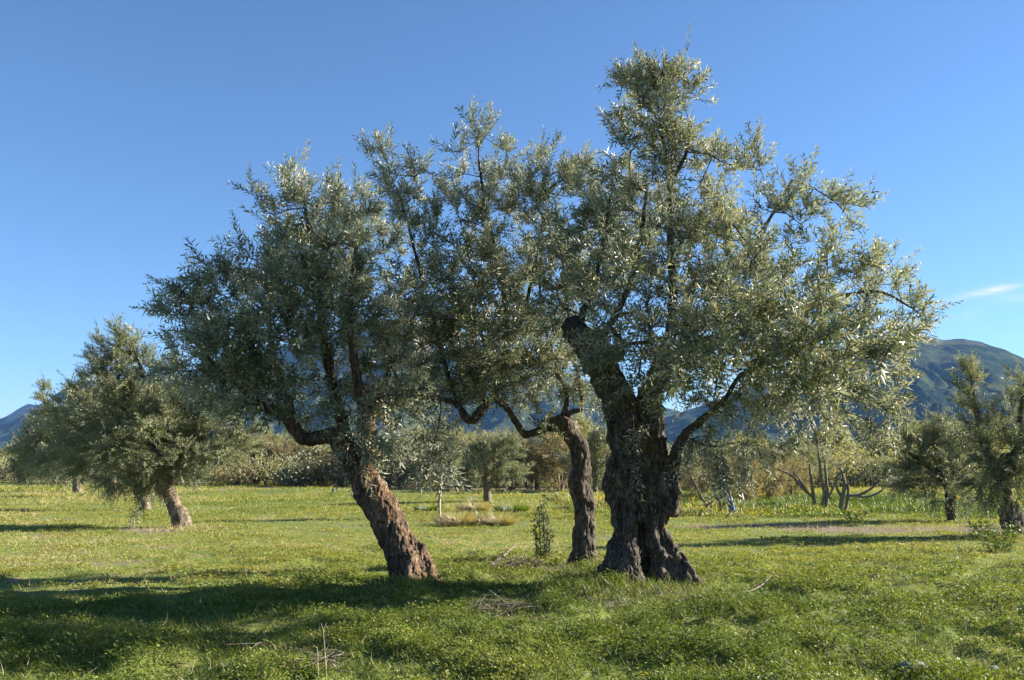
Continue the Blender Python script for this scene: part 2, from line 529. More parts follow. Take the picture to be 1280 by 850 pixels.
def smooth_path(pts, rad, step):
    pts = np.asarray(pts, float); rad = np.asarray(rad, float)
    P = np.vstack([2 * pts[0] - pts[1], pts, 2 * pts[-1] - pts[-2]])
    Rr = np.concatenate([[rad[0]], rad, [rad[-1]]])
    op, orr = [], []
    for i in range(1, len(P) - 2):
        n = max(1, int(np.linalg.norm(P[i + 1] - P[i]) / step))
        for k in range(n):
            t = k / n
            c = 0.5 * (2 * P[i] + (P[i + 1] - P[i - 1]) * t + (2 * P[i - 1] - 5 * P[i] + 4 * P[i + 1] - P[i + 2]) * t * t + (3 * P[i] - P[i - 1] - 3 * P[i + 1] + P[i + 2]) * t ** 3)
            op.append(c); orr.append(Rr[i] * (1 - t) + Rr[i + 1] * t)
    op.append(pts[-1]); orr.append(rad[-1])
    return np.array(op), np.array(orr)

def tube(acc, pts, rad, sides=8, mat=0, wob=0.0, cap=True, seed=0):
    pts = np.asarray(pts, float); rad = np.asarray(rad, float)
    n = len(pts)
    T = np.zeros_like(pts)
    T[1:-1] = pts[2:] - pts[:-2]; T[0] = pts[1] - pts[0]; T[-1] = pts[-1] - pts[-2]
    T = nrm(T)
    up = np.array([0, 0, 1.0]) if abs(T[0][2]) < 0.9 else np.array([1.0, 0, 0])
    a = nrm(np.cross(T[0], up))
    ang = np.arange(sides) * 2 * math.pi / sides
    rings = []
    for i in range(n):
        a = nrm(a - T[i] * np.dot(a, T[i]))
        b = np.cross(T[i], a)
        rings.append(pts[i] + rad[i] * (np.cos(ang)[:, None] * a + np.sin(ang)[:, None] * b))
    V = np.concatenate(rings)
    if wob > 0:
        nn = fbm(V * (1.1 / max(rad.max(), 0.02)), 3, seed)
        cen = np.repeat(pts, sides, 0)
        rm = max(rad.max(), 0.02)
        nn = nn + .9 * fbm(V * (3.5 / rm) * .5, 3, seed + 2) + .35 * (ridged(V * np.array([30., 30., 30.]), 2, seed + 5) - .3)
        V = cen + (V - cen) * (1 + wob * nn)[:, None]
    i = np.arange(n - 1)[:, None] * sides
    j = np.arange(sides)[None, :]
    jn = (j + 1) % sides
    q = np.stack([i + j, i + jn, i + sides + jn, i + sides + j], -1).reshape(-1, 4)
    tr = None
    if cap:
        V = np.vstack([V, pts[-1] + T[-1] * rad[-1] * 0.4, pts[0] - T[0] * rad[0] * 0.2])
        e = (n - 1) * sides
        tr = [[e + k, e + (k + 1) % sides, n * sides] for k in range(sides)] + [[(k + 1) % sides, k, n * sides + 1] for k in range(sides)]
    acc.add(V, q, tr, mat)

def prisms(acc, P0, P1, r0, r1, sides=4, mat=0):
    """many straight tapered twigs at once"""
    P0 = np.asarray(P0, float); P1 = np.asarray(P1, float)
    n = len(P0)
    if n == 0:
        return
    T = nrm(P1 - P0)
    up = np.where(np.abs(T[:, 2:3]) < 0.9, np.array([[0, 0, 1.0]]), np.array([[1.0, 0, 0]]))
    a = nrm(np.cross(T, up)); b = np.cross(T, a)
    ang = np.arange(sides) * 2 * math.pi / sides
    d = np.cos(ang)[None, :, None] * a[:, None] + np.sin(ang)[None, :, None] * b[:, None]
    A = P0[:, None] + d * np.asarray(r0)[:, None, None]
    B = P1[:, None] + d * np.asarray(r1)[:, None, None]
    V = np.concatenate([A, B], 1).reshape(-1, 3)
    base = np.arange(n)[:, None] * (2 * sides)
    j = np.arange(sides)[None]; jn = (j + 1) % sides
    q = np.stack([base + j, base + jn, base + sides + jn, base + sides + j], -1).reshape(-1, 4)
    acc.add(V, q, None, mat)

def leaves(acc, pos, axis, nor, L, W, tint, mat=0, mid=0.45, droop=0.10):
    pos = np.asarray(pos, float); axis = nrm(axis)
    nor = nrm(nor - axis * np.sum(nor * axis, -1, keepdims=True))
    side = np.cross(axis, nor)
    L = np.asarray(L)[:, None]; W = np.asarray(W)[:, None]
    m = pos + axis * L * mid + nor * L * 0.03
    tip = pos + axis * L - nor * L * droop
    V = np.stack([pos, m + side * W * 0.5, tip, m - side * W * 0.5], 1)
    q = np.arange(len(pos) * 4).reshape(-1, 4)
    acc.add(V, q, None, mat, np.repeat(tint, 4))

# ------------------------------------------------------------------ gnarled trunk: fused strands, re-meshed and weathered
def gnarled(name, strands, mat, voxel, parent, origin, bump=1.0, seed=0):
    """strands: list of (points, radii); they are fused into one skin"""
    acc = Acc()
    for k, (p, r) in enumerate(strands):
        pp, rr = smooth_path(p, r, max(0.05, voxel * 2))
        tube(acc, pp, rr, 14, 0, wob=0.10, seed=seed + k)
    me0 = acc.mesh("tmp", [])
    o = bpy.data.objects.new("tmp", me0)
    C.objects.link(o)
    md = o.modifiers.new("r", 'REMESH')
    md.mode = 'VOXEL'
    md.voxel_size = voxel
    md.use_smooth_shade = True
    sm = o.modifiers.new("s", 'SMOOTH')
    sm.factor = 0.5
    sm.iterations = 3
    dg = bpy.context.evaluated_depsgraph_get()
    dg.update()
    me = bpy.data.meshes.new_from_object(o.evaluated_get(dg))
    bpy.data.objects.remove(o)
    n = len(me.vertices)
    co = np.empty(n * 3, np.float32); me.vertices.foreach_get("co", co)
    no = np.empty(n * 3, np.float32); me.vertices.foreach_get("normal", no)
    co = co.reshape(-1, 3).astype(float); no = no.reshape(-1, 3)
    w = co + 0.12 * np.stack([fbm(co * 1.6, 2, 90 + seed), fbm(co * 1.6, 2, 91 + seed), np.zeros(n)], -1)
    st = w * np.array([7.0, 7.0, 1.3])
    d = 0.030 * (ridged(st, 4, 3 + seed) - 0.2)
    d += 0.055 * fbm(co * 3.0, 3, 17 + seed)
    d += 0.017 * (ridged(w * np.array([22., 22., 7.]), 4, 33 + seed) - .3)
    kn = np.clip(fbm(co * np.array([4.2, 4.2, 3.4]), 2, 55 + seed) - 0.30, 0, 1)
    d += 0.10 * kn
    co = co + no * (d * bump)[:, None]
    co = co - np.asarray(origin)
    me.vertices.foreach_set("co", co.astype(np.float32).ravel())
    me.polygons.foreach_set("use_smooth", np.ones(len(me.polygons), bool))
    me.materials.clear()
    me.materials.append(mat)
    me.update()
    me.name = name
    return link(name, me, parent)

# ------------------------------------------------------------------ crown: branches grown towards points in the crown's volume, leafy shoots on them
def grow(limb_pts, limb_rad, lobes, n_attr, rg, step=0.22, r_tip=0.0045, upbias=0.12):
    pos = [np.asarray(p) for p in limb_pts]
    par = [-1] * len(pos)
    islimb = [True] * len(pos)
    lr = list(limb_rad)
    w = np.array([l[2] for l in lobes], float) * np.array([abs(np.prod(l[1])) for l in lobes]) ** 0.62
    w /= w.sum()
    att = [np.asarray(l[0], float) + rg.normal(0, 0.08, 3) for l in lobes]
    k = rg.choice(len(lobes), n_attr, p=w)
    u = nrm(rg.normal(0, 1, (n_attr, 3))) * (rg.uniform(0.05, 1, n_attr) ** 0.42)[:, None]
    A = np.array([lobes[i][0] for i in k]) + u * np.array([lobes[i][1] for i in k])
    P = np.array(pos)
    d = np.min(np.linalg.norm(A[:, None] - P[None], axis=-1), 1)
    att += list(A[np.argsort(d)])
    thin = [i for i in range(len(pos)) if lr[i] < .12]
    for i in rg.choice(thin, min(len(thin), max(4, n_attr // 14))):
        att.append(pos[i] + rg.normal(0, .14, 3) + np.array([0, 0, rg.uniform(.1, .5)]))
    buf = np.zeros((len(pos) + len(att) * 30, 3)); buf[:len(pos)] = P
    n = len(pos)
    dirs = [None] * n
    tips = []
    for a in att:
        dd = np.linalg.norm(buf[:n] - a, axis=1)
        j = int(np.argmin(dd))
        dist = dd[j]
        if dist < 0.06:
            continue
        p0 = buf[j].copy()
        pd = dirs[j] if dirs[j] is not None else nrm(a - p0)
        ctrl = p0 + pd * dist * 0.35 + np.array([0, 0, upbias * dist]) + rg.normal(0, 0.07, 3) * dist
        m = min(28, max(1, int(round(dist / step))))
        prev = j
        lastp = p0
        for s in range(1, m + 1):
            t = s / m
            q = (1 - t) ** 2 * p0 + 2 * t * (1 - t) * ctrl + t * t * a
            if s < m:
                q = q + rg.normal(0, 0.018, 3)
            buf[n] = q
            par.append(prev); islimb.append(False); lr.append(0)
            dirs.append(nrm(q - lastp)); lastp = q
            prev = n
            n += 1
        tips.append(prev)
    rad = np.zeros(n)
    par = np.array(par)
    # pipe model
    ex = 2.3
    s = np.zeros(n)
    nch = np.bincount(par[par >= 0], minlength=n)
    for i in range(n - 1, -1, -1):
        if nch[i] == 0:
            s[i] = max(s[i], r_tip ** ex)
        if par[i] >= 0:
            s[par[i]] += s[i]
    rad = s ** (1 / ex)
    for i in range(n):
        if islimb[i]:
            rad[i] = min(lr[i] * 0.6, max(rad[i], 0.004))
        elif par[i] >= 0 and islimb[par[i]]:
            rad[i] = min(rad[i], lr[par[i]] * 0.8)
    for i in range(n):
        if not islimb[i]:
            rad[i] = min(rad[i], rad[par[i]] if not islimb[par[i]] else rad[i])
    return buf[:n], par, rad, np.array(islimb)

def crown(P, par, rad, islimb, center, n_shoots, rg, leaf=(0.108, 0.0265), shoot=(0.22, 0.52), spacing=0.045, droop=0.25, upw=0.35, outw=0.5,
          low_z=None, acc=None, twig_min=0.0):
    """returns Acc with leaves (slot 0) and bark (slot 1)"""
    acc = acc or Acc()
    e = np.where((par >= 0) & ~islimb)[0]
    big = e[rad[e] >= 0.012]; small = e[rad[e] < 0.012]
    r0 = np.maximum(rad[par], rad)
    r0 = np.where(islimb[par], rad * 1.15, np.minimum(r0, rad * 1.6))
    prisms(acc, P[par[big]], P[big], r0[big], rad[big], 6, 1)
    sm = small[rad[small] >= twig_min]
    prisms(acc, P[par[sm]], P[sm], np.maximum(r0[sm], 0.004), np.maximum(rad[sm], 0.003), 4, 1)
    cand = e[rad[e] < 0.022]
    wt = np.where(np.bincount(par[par >= 0], minlength=len(P))[cand] == 0, 2.2, 1.0)
    b = rg.choice(cand, n_shoots, p=wt / wt.sum())
    t = rg.uniform(0, 1, n_shoots)[:, None]
    base = P[b] * t + P[par[b]] * (1 - t)
    lg = rg.uniform(0, 1, n_shoots) < .07
    bd = nrm(P[b] - P[par[b]])
    outd = nrm(base - center)
    d0 = nrm(bd * 0.55 + outd * outw + np.array([0, 0, upw]) + rg.normal(0, 0.42, (n_shoots, 3)))
    if low_z is not None:
        lowf = np.clip((low_z - base[:, 2]) / 1.0, 0, 1)[:, None]
        d0 = nrm(d0 * (1 - 0.55 * lowf) + np.array([0, 0, -0.8]) * lowf)
        dr = droop + 0.6 * lowf[:, 0]
    else:
        dr = np.full(n_shoots, droop)
    ln = rg.uniform(shoot[0], shoot[1], n_shoots) * rg.uniform(0.7, 1.15, n_shoots)
    ln = np.where(lg, ln * 1.6, ln)
    d0 = nrm(d0 + lg[:, None] * np.array([0, 0, .5]) * (0 if low_z is None else 1) * (base[:, 2:3] > (low_z or 0) + .8))
    K = 4
    prev = base
    for k in range(1, K + 1):
        s = k / K
        p = base + d0 * (ln * s)[:, None] + np.array([0, 0, -1.0]) * (dr * ln * s * s * 0.5)[:, None]
        if twig_min <= 0.003:
            rr = np.full(n_shoots, 0.0030 * (1 - 0.75 * (k - 1) / K))
            prisms(acc, prev, p, rr, rr * 0.75, 3, 1)
        prev = p
    cnt = np.maximum(3, (ln / spacing).astype(int))
    idx = np.repeat(np.arange(n_shoots), cnt)
    off = np.arange(len(idx)) - np.repeat(np.cumsum(cnt) - cnt, cnt)
    s = (off + 0.7) / cnt[idx]
    c = base[idx] + d0[idx] * (ln[idx] * s)[:, None] + np.array([0, 0, -1.0]) * (dr[idx] * ln[idx] * s * s * 0.5)[:, None]
    T = nrm(d0[idx] + np.array([0, 0, -1.0]) * (dr[idx] * s)[:, None])
    up = np.where(np.abs(T[:, 2:3]) < 0.9, np.array([[0, 0, 1.0]]), np.array([[1.0, 0, 0]]))
    a = nrm(np.cross(T, up)); bb = np.cross(T, a)
    sk = rg.uniform(0, 2 * math.pi, n_shoots)
    shs = rg.uniform(.62, 1.28, n_shoots)
    sht = rg.normal(0, .2, n_shoots) + .25 * fbm(base * .9, 2, 66)
    M = len(idx)
    ph = sk[idx] + off * (math.pi / 2) + rg.normal(0, 0.3, M)
    for sgn in (0, math.pi):
        keep = rg.uniform(0, 1, M) < 0.93
        f = ph + sgn
        rad_d = np.cos(f)[:, None] * a + np.sin(f)[:, None] * bb
        op = rg.uniform(0.55, 1.05, M)[:, None]
        ax = nrm(T * np.cos(op) + rad_d * np.sin(op) + rg.normal(0, 0.15, (M, 3)))
        no = T * np.sin(op) - rad_d * np.cos(op) + rg.normal(0, 0.22, (M, 3)) + np.array([0, 0, 0.12])
        szf = (0.70 + 0.5 * np.sin(np.clip(s, 0, 1) * math.pi)) * rg.uniform(0.72, 1.2, M) * shs[idx]
        tint = np.clip(rg.beta(2.0, 2.6, M) + sht[idx], 0, 1)
        leaves(acc, c[keep], ax[keep], no[keep], (leaf[0] * szf)[keep], (leaf[1] * np.sqrt(szf) * rg.uniform(0.8, 1.2, M))[keep], tint[keep])
    return acc

def px_lobes(raw, depth, rg, thick=0.9, jitter=0.5):
    """raw: (px, py, rx, ry, weight, depth offset or None) in photo pixels at that depth"""
    out = []
    for r in raw:
        px, py, rx, ry = r[:4]
        w = r[4] if len(r) > 4 and r[4] is not None else 1.0
        do = r[5] if len(r) > 5 and r[5] is not None else rg.uniform(-jitter, jitter)
        dd = depth + do
        m = m_per_px(dd)
        out.append((at(px, py, dd), (rx * m, (rx + ry) * 0.5 * m * thick, ry * m), w))
    return out

def px_path(raw, depth):
    """raw: (px, py, half width px[, depth offset])"""
    p, r = [], []
    for q in raw:
        dd = depth + (q[3] if len(q) > 3 else 0)
        p.append(at(q[0], q[1], dd)); r.append(q[2] * m_per_px(dd))
    return np.array(p), np.array(r)

def resample(p, r, step):
    return smooth_path(p, r, step)

def olive(label, base_px, depth, strands, limbs, lobes, seed, n_attr, n_shoots, leaf=(0.108, 0.0265), shoot=(0.22, 0.52), spacing=0.045,
          voxel=0.022, bark='bark', foliage='olive_leaf', low_py=None, thick=0.9, jitter=0.5, droop=0.25, upw=0.35, bump=1.0, group="old olive trees of the grove",
          twig_min=0.0, cuts=(), step=0.22, limb_wob=0.24):
    rg = np.random.default_rng(seed)
    b = at(base_px[0], base_px[1], depth)
    org = np.array([b[0], b[1], hgt([b[0]], [b[1]])[0]])
    root = empty("olive_tree", org, label, "olive tree", group)
    st = [px_path(s, depth) for s in strands]
    for s in st:                                   # feet of the strands go into the soil
        if abs(s[0][0][2] - org[2]) < 0.5:
            s[0][0][2] = min(s[0][0][2], org[2]) - 0.12
    gnarled("trunk", st, MAT[bark], voxel, root, org, bump, seed)
    np_, nr_ = [], []
    for p, r in st:
        pp, rr = resample(p, r, 0.15)
        k = pp[:, 2] > org[2] + 1.1
        np_.append(pp[k]); nr_.append(rr[k])
    for li, l in enumerate(limbs):
        p, r = px_path(l, depth)
        pp, rr = resample(p, r, 0.03)
        a = Acc()
        tube(a, pp, rr * .92, 14, 0, wob=limb_wob, seed=seed + 40 + li)
        a2 = a.mesh("limb", [MAT[bark]], smooth=True, origin=org)
        link("limb", a2, root)
        pp, rr = resample(p, r, 0.15)
        np_.append(pp); nr_.append(rr)
    for cpt in cuts:
        p, r = px_path(cpt, depth)
        a = Acc()
        tube(a, *resample(p, r, 0.04), 14, 0, wob=0.22, seed=seed + 70)
        link("sawn_stub", a.mesh("sawn_stub", [MAT['char']], smooth=True, origin=org), root)
    LP = np.concatenate(np_); LR = np.concatenate(nr_)
    lb = px_lobes(lobes, depth, rg, thick, jitter)
    P, par, rad, isl = grow(LP, LR, lb, n_attr, rg, step=step)
    cen = np.average([l[0] for l in lb], axis=0) - np.array([0, 0, 0.6])
    lowz = at(640, low_py, depth)[2] if low_py else None
    acc = crown(P, par, rad, isl, cen, n_shoots, rg, leaf, shoot, spacing, droop, upw, low_z=lowz, twig_min=twig_min)
    link("crown", acc.mesh("crown", [MAT[foliage], MAT[bark]], smooth_mat=1, origin=org), root)
    return root

# =================================================================== THE PLACE
# ------------------------------------------------------------------ ground: one sheet to the horizon
def build_ground():
    rr = [0.0]
    r = 0.6
    while r < 9000:
        rr.append(r)
        r *= 1.011 if 4.5 < r < 60 else (1.05 if r < 200 else 1.10)
    rr = np.array(rr)
    fa = np.linspace(R(-44), R(44), 330)
    ba = np.linspace(R(44), R(316), 70)[1:-1]
    an = np.concatenate([fa, ba])
    na = len(an)
    X = rr[:, None] * np.sin(an)[None]; Y = rr[:, None] * np.cos(an)[None]
    Z = hgt(X.ravel(), Y.ravel()).reshape(X.shape)
    V = np.stack([X, Y, Z], -1).reshape(-1, 3)
    i = np.arange(len(rr) - 1)[:, None] * na
    j = np.arange(na)[None]; jn = (j + 1) % na
    q = np.stack([i + j, i + na + j, i + na + jn, i + jn], -1).reshape(-1, 4)
    q = q[na:]
    V[:na] = V[0]
    tr = [[0, na + k, na + (k + 1) % na] for k in range(na)]
    a = Acc()
    a.add(V, q, tr)
    me = a.mesh("ground", [MAT['ground']], smooth=True, extra={"soil": soil(V[:, 0], V[:, 1]), "lush": lush(V[:, 0], V[:, 1])})
    # upward normals
    if me.polygons[len(q) // 2].normal.z < 0:
        me.flip_normals()
    o = link("ground", me)
    tag(o, kind='structure')
build_ground()

# ------------------------------------------------------------------ mountains
def build_mountain(name, ctrl, y_base, y_ridge, seed, rock_fn=None, spur=0.30):
    cp = np.array(ctrl, float)
    px = np.arange(cp[0, 0], cp[-1, 0] + 1, 4.0)
    py = np.interp(px, cp[:, 0], cp[:, 1])
    k = np.array([1, 2, 3, 2, 1.]) / 9
    py = np.convolve(np.pad(py, 2, mode='edge'), k, 'valid')
    ridge = np.array([at(a, b, y_ridge) for a, b in zip(px, py)])
    H = np.maximum(ridge[:, 2], 1.0)
    t = np.concatenate([np.linspace(0, 1, 130), np.linspace(1, 1.7, 34)[1:]])
    T, HH = np.meshgrid(t, H, indexing='ij')
    XR = np.broadcast_to(ridge[:, 0], T.shape)
    Yd = y_base + (y_ridge - y_base) * T
    Xd = XR * Yd / y_ridge
    s = np.where(T <= 1, 0.25 * T + 0.75 * T ** 1.9, np.clip(1 - ((T - 1) / 0.7) ** 1.3, 0, 1))
    pos = np.stack([Xd.ravel(), Yd.ravel(), np.zeros(T.size)], -1)
    # spurs and gullies run down from the ridge
    wq = pos.copy()
    wq[:, 0] += 260 * fbm(pos * 0.0011, 2, seed + 4)
    q = np.stack([wq[:, 0] * 0.0030, wq[:, 1] * 0.0009, np.zeros(len(wq))], -1)
    rd = ridged(q, 4, seed).reshape(T.shape) - 0.35
    fine = ridged(pos * np.array([0.011, 0.006, 1]), 4, seed + 9).reshape(T.shape) - 0.35
    env = np.clip(T * (1.02 - np.minimum(T, 1.0)) * 4, 0, 1)
    Z = HH * (s + spur * rd * env * 0.55 + 0.07 * fine * env)
    Z += fbm(pos * 0.02, 3, seed + 2).reshape(T.shape) * 5 * np.clip(T * 4, 0, 1) * np.clip(HH / 60, 0, 1)
    Z = np.maximum(Z, -0.4)
    Z[0] = -0.4; Z[-1] = -0.4
    Z[:, 0] = -0.4; Z[:, -1] = -0.4
    V = np.stack([Xd, Yd, Z], -1).reshape(-1, 3)
    nr, nc = T.shape
    i = np.arange(nr - 1)[:, None] * nc
    j = np.arange(nc - 1)[None]
    qd = np.stack([i + j, i + j + 1, i + nc + j + 1, i + nc + j], -1).reshape(-1, 4)
    a = Acc()
    a.add(V, qd)
    PX = np.broadcast_to(px, T.shape).ravel()
    rock = rock_fn(PX, T.ravel(), V) if rock_fn else np.zeros(len(V))
    me = a.mesh(name, [MAT['mountain']], smooth=True, extra={"rock": rock})
    o = link(name, me)
    tag(o, kind='structure')

def rock_left(px, t, V):
    n = fbm(V * np.array([0.006, 0.006, 0.012]), 4, 60)
    peak = np.exp(-(((px - 30) / 26) ** 2)) * np.clip((t - 0.80) / 0.10, 0, 1) * (t <= 1.05)
    cliff = np.exp(-(((px - 520) / 60) ** 2)) * np.clip((t - 0.62) / 0.2, 0, 1) * 0.5
    return np.clip((peak * 1.5 + cliff + n * 0.5 - 0.35) * 2.2, 0, 0.9)

def rock_right(px, t, V):
    n = fbm(V * np.array([0.005, 0.005, 0.01]), 4, 61)
    return np.clip((n - 0.34) * 1.0, 0, 0.14)

build_mountain("mountain", [(-900, 575), (-500, 570), (-250, 560), (-100, 548), (0, 524), (30, 507), (38, 503), (46, 508), (60, 500), (85, 483), (120, 474),
                            (170, 470), (230, 467), (300, 448), (380, 425), (450, 405), (510, 396), (560, 408), (640, 438), (730, 474), (820, 505), (920, 535), (1050, 560), (1200, 576)],
               2300, 5200, 3, rock_left)
build_mountain("mountain", [(600, 578), (720, 560), (800, 535), (880, 505), (950, 476), (1020, 450), (1075, 432), (1110, 420), (1130, 417), (1160, 420), (1183, 427), (1200, 424),
                            (1216, 425), (1240, 432), (1262, 440), (1290, 452), (1340, 476), (1420, 505), (1560, 540), (1800, 565), (2200, 576)],
               1700, 4300, 12, rock_right, spur=0.34)

# ------------------------------------------------------------------ haze
def build_haze():
    a = Acc()
    x0, x1, y0, y1, z0, z1 = -9400, 9400, -9400, 9400, -1.6, 1060
    V = [(x, y, z) for z in (z0, z1) for y in (y0, y1) for x in (x0, x1)]
    a.add(V, [[0, 2, 3, 1], [4, 5, 7, 6], [0, 1, 5, 4], [2, 6, 7, 3], [0, 4, 6, 2], [1, 3, 7, 5]])
    m, nt, out = new_mat("haze_air")
    v = N(nt, "ShaderNodeVolumePrincipled", Density=HAZE_DENSITY, Anisotropy=0.0)
    v.inputs["Color"].default_value = (0.22, 0.48, 1.0, 1)
    nt.links.new(v.outputs[0], out.inputs["Volume"])
    o = link("haze", a.mesh("haze", [m]))
    tag(o, kind='stuff')
build_haze()

# ------------------------------------------------------------------ the three big olive trees
D_L, D_R, D_M = depth_of_row(727), depth_of_row(727), depth_of_row(706)

olive("gnarled old olive leaning to the left alone, with orange flaking bark on its single trunk", (515, 728), D_L,
      strands=[
          [(512, 732, 24), (509, 712, 22), (500, 690, 20.5), (489, 665, 19.5), (478, 642, 19), (466, 618, 18), (452, 595, 17), (440, 574, 15), (430, 556, 13), (420, 543, 10)],
          [(526, 730, 17, -.05), (520, 705, 16), (508, 680, 14), (495, 655, 12)],
          [(500, 733, 15, -.12), (503, 705, 14), (496, 680, 11)],
          [(515, 733, 12, -.24), (512, 705, 12, -.2), (500, 682, 11, -.15), (492, 668, 9, -.1)],
          [(538, 728, 9), (530, 705, 11), (516, 682, 12)],
          [(484, 738, 5, -.1), (494, 728, 8, -.08), (503, 708, 10)],
          [(553, 734, 5, -.1), (541, 724, 8, -.08), (527, 704, 10)],
          [(524, 742, 6, -.36), (519, 729, 10, -.25), (512, 706, 10, -.12)],
          [(436, 592, 9, -.1), (440, 585, 10, -.08), (447, 578, 8)],
          [(446, 580, 15), (450, 560, 13), (455, 540, 10), (458, 525, 8)],
      ],
      limbs=[
          [(432, 560, 15), (418, 545, 11.5), (402, 546, 10), (386, 549, 9.5), (374, 543, 9), (364, 530, 8.5), (354, 520, 7.5, -.1), (338, 512, 6.5, -.2), (315, 498, 5, -.3), (285, 470, 3.5, -.4), (250, 440, 2.5, -.5)],
          [(360, 526, 7), (362, 508, 6, .2), (352, 480, 5, .4), (340, 440, 4, .6), (335, 390, 3, .7)],
          [(432, 556, 12), (428, 530, 9, .2), (420, 500, 8, .3), (410, 450, 6.5, .3), (400, 390, 5, .2), (390, 320, 3.5, .1), (382, 260, 2, .1)],
          [(456, 535, 10), (455, 515, 8.5, -.2), (448, 480, 7, -.4), (440, 430, 5.5, -.5), (438, 370, 4, -.5), (445, 310, 2.5, -.4)],
          [(458, 530, 7), (470, 505, 5.5, .2), (482, 480, 4.5, .3), (490, 445, 3, .4)],
      ],
      lobes=[(372, 232, 30, 30, .9), (350, 250, 40, 40), (400, 290, 70, 60), (445, 270, 35, 45, .9), (455, 330, 50, 70), (350, 320, 60, 55), (310, 345, 55, 50), (262, 355, 35, 35, .9),
             (236, 402, 34, 36, .9), (222, 384, 18, 26, .6), (262, 410, 55, 50), (290, 460, 60, 45), (240, 455, 35, 40, .9), (330, 400, 70, 60), (400, 380, 75, 70, 1, -.9), (400, 380, 70, 70, 1, 1.0), (450, 420, 60, 60), (400, 460, 70, 50),
             (350, 490, 60, 35), (300, 510, 45, 22, .8), (455, 490, 50, 45), (495, 500, 28, 50, .7), (500, 440, 25, 40, .7), (470, 545, 40, 22, .8, -.3), (380, 520, 40, 22, .7, .4), (330, 440, 60, 60, 1, -.9), (440, 560, 25, 12, .5, -.3), (490, 395, 24, 50, .9), (520, 410, 24, 45, .7), (515, 470, 30, 40, .7), (265, 500, 34, 24, .7), (430, 510, 50, 30, .8, -.7), (490, 540, 24, 26, .5, -.4), (300, 400, 60, 50, .9, -1.5), (400, 330, 60, 55, .9, -1.4), (360, 450, 60, 40, .8, -1.5), (380, 370, 60, 55, .7, 1.6)],
      seed=101, n_attr=560, n_shoots=3700, low_py=520, bark='bark_orange', voxel=0.014, bump=1.15)

olive("thin dark crooked olive trunk standing just behind the thickest tree, its bare limbs reaching left", (727, 708), D_M,
      strands=[
          [(727, 712, 15), (731, 690, 11.5), (729, 660, 10), (727, 630, 9.5), (724, 605, 12.5), (725, 585, 12), (724, 565, 11), (718, 548, 11.5), (708, 535, 12), (697, 529, 11.5), (688, 527, 9.5)],
          [(738, 712, 12), (739, 690, 7), (736, 650, 6), (734, 615, 7), (733, 595, 7), (728, 575, 7)],
          [(716, 712, 9), (722, 692, 9), (725, 660, 9)],
      ],
      limbs=[
          [(695, 530, 9.5), (684, 532, 8), (674, 538, 5.5), (662, 543, 5), (654, 541, 5), (647, 531, 4.5), (639, 518, 4, -.1), (628, 506, 4, -.3), (618, 500, 4, -.5), (607, 504, 5.5, -.6), (600, 514, 7, -.6), (592, 524, 7.5, -.6), (583, 523, 6, -.6), (577, 513, 4.5, -.6), (566, 503, 3.8, -.7), (550, 498, 3.4, -.8), (530, 496, 3, -.9), (505, 485, 2.2, -1.0), (490, 460, 1.5, -1)],
          [(700, 530, 8), (706, 515, 4), (709, 500, 3), (706, 485, 2.6), (698, 470, 2.4), (690, 440, 2.2, .2), (680, 400, 2, .3), (672, 340, 1.5, .3)],
          [(703, 527, 6), (715, 515, 3.5), (726, 511, 2.6), (727, 495, 2.2), (722, 470, 2, .1), (715, 420, 2, .2), (705, 350, 1.8, .2), (700, 280, 1.3, .2)],
          [(614, 500, 4, -.5), (628, 470, 4, -.2), (634, 430, 3.6), (630, 370, 3.2), (618, 310, 2.8), (606, 250, 2.2), (598, 200, 1.5)],
          [(575, 510, 3.6, -.6), (560, 470, 3.2, -.3), (548, 420, 2.8), (530, 360, 2.4), (515, 300, 2), (498, 240, 1.4)],
          [(632, 440, 3, 0), (655, 390, 2.6), (668, 330, 2.2), (680, 270, 1.6)],
      ],
      lobes=[(480, 190, 18, 28, .8), (500, 225, 34, 34), (535, 255, 38, 44), (505, 290, 32, 40, .8), (595, 165, 24, 26, .8), (572, 185, 24, 18, .6), (632, 195, 18, 30, .7), (600, 220, 45, 38), (590, 280, 55, 55),
             (650, 250, 45, 50), (690, 222, 40, 40, 1.2), (722, 218, 30, 32, 1.1), (745, 262, 32, 42, 1, .3), (655, 215, 30, 34, .9), (540, 340, 50, 55), (510, 390, 34, 50, .8), (620, 350, 65, 60, 1, -.7), (620, 350, 65, 60, 1, .8), (690, 330, 50, 55), (570, 420, 60, 50), (640, 430, 60, 50),
             (700, 430, 38, 50, .8), (530, 460, 42, 38), (590, 480, 45, 28, .8), (660, 485, 45, 25, .8), (550, 535, 26, 40, .6, -.8), (530, 570, 22, 28, .45, -.9), (700, 490, 28, 24, .5), (565, 590, 18, 22, .3, -.8), (645, 400, 50, 50, .9, -1.0), (560, 370, 50, 50, .9, -1.0), (610, 450, 60, 35, .9, -.5), (690, 460, 40, 30, .8, -.4), (585, 400, 40, 40, .8, 0), (660, 520, 20, 22, .3), (712, 380, 28, 44, .9, .5), (738, 330, 32, 42, .9, .4), (700, 330, 34, 40, .8, -.4), (745, 470, 22, 30, .4, .4), (500, 500, 30, 30, .6, -.9), (580, 465, 60, 34, 1), (540, 495, 32, 26, .8), (645, 465, 45, 30, .9), (560, 420, 50, 40, .9, .8), (660, 420, 45, 36, .9, .7)],
      seed=202, n_attr=700, n_shoots=4600, low_py=520, voxel=0.014, bump=0.95, limb_wob=0.34)

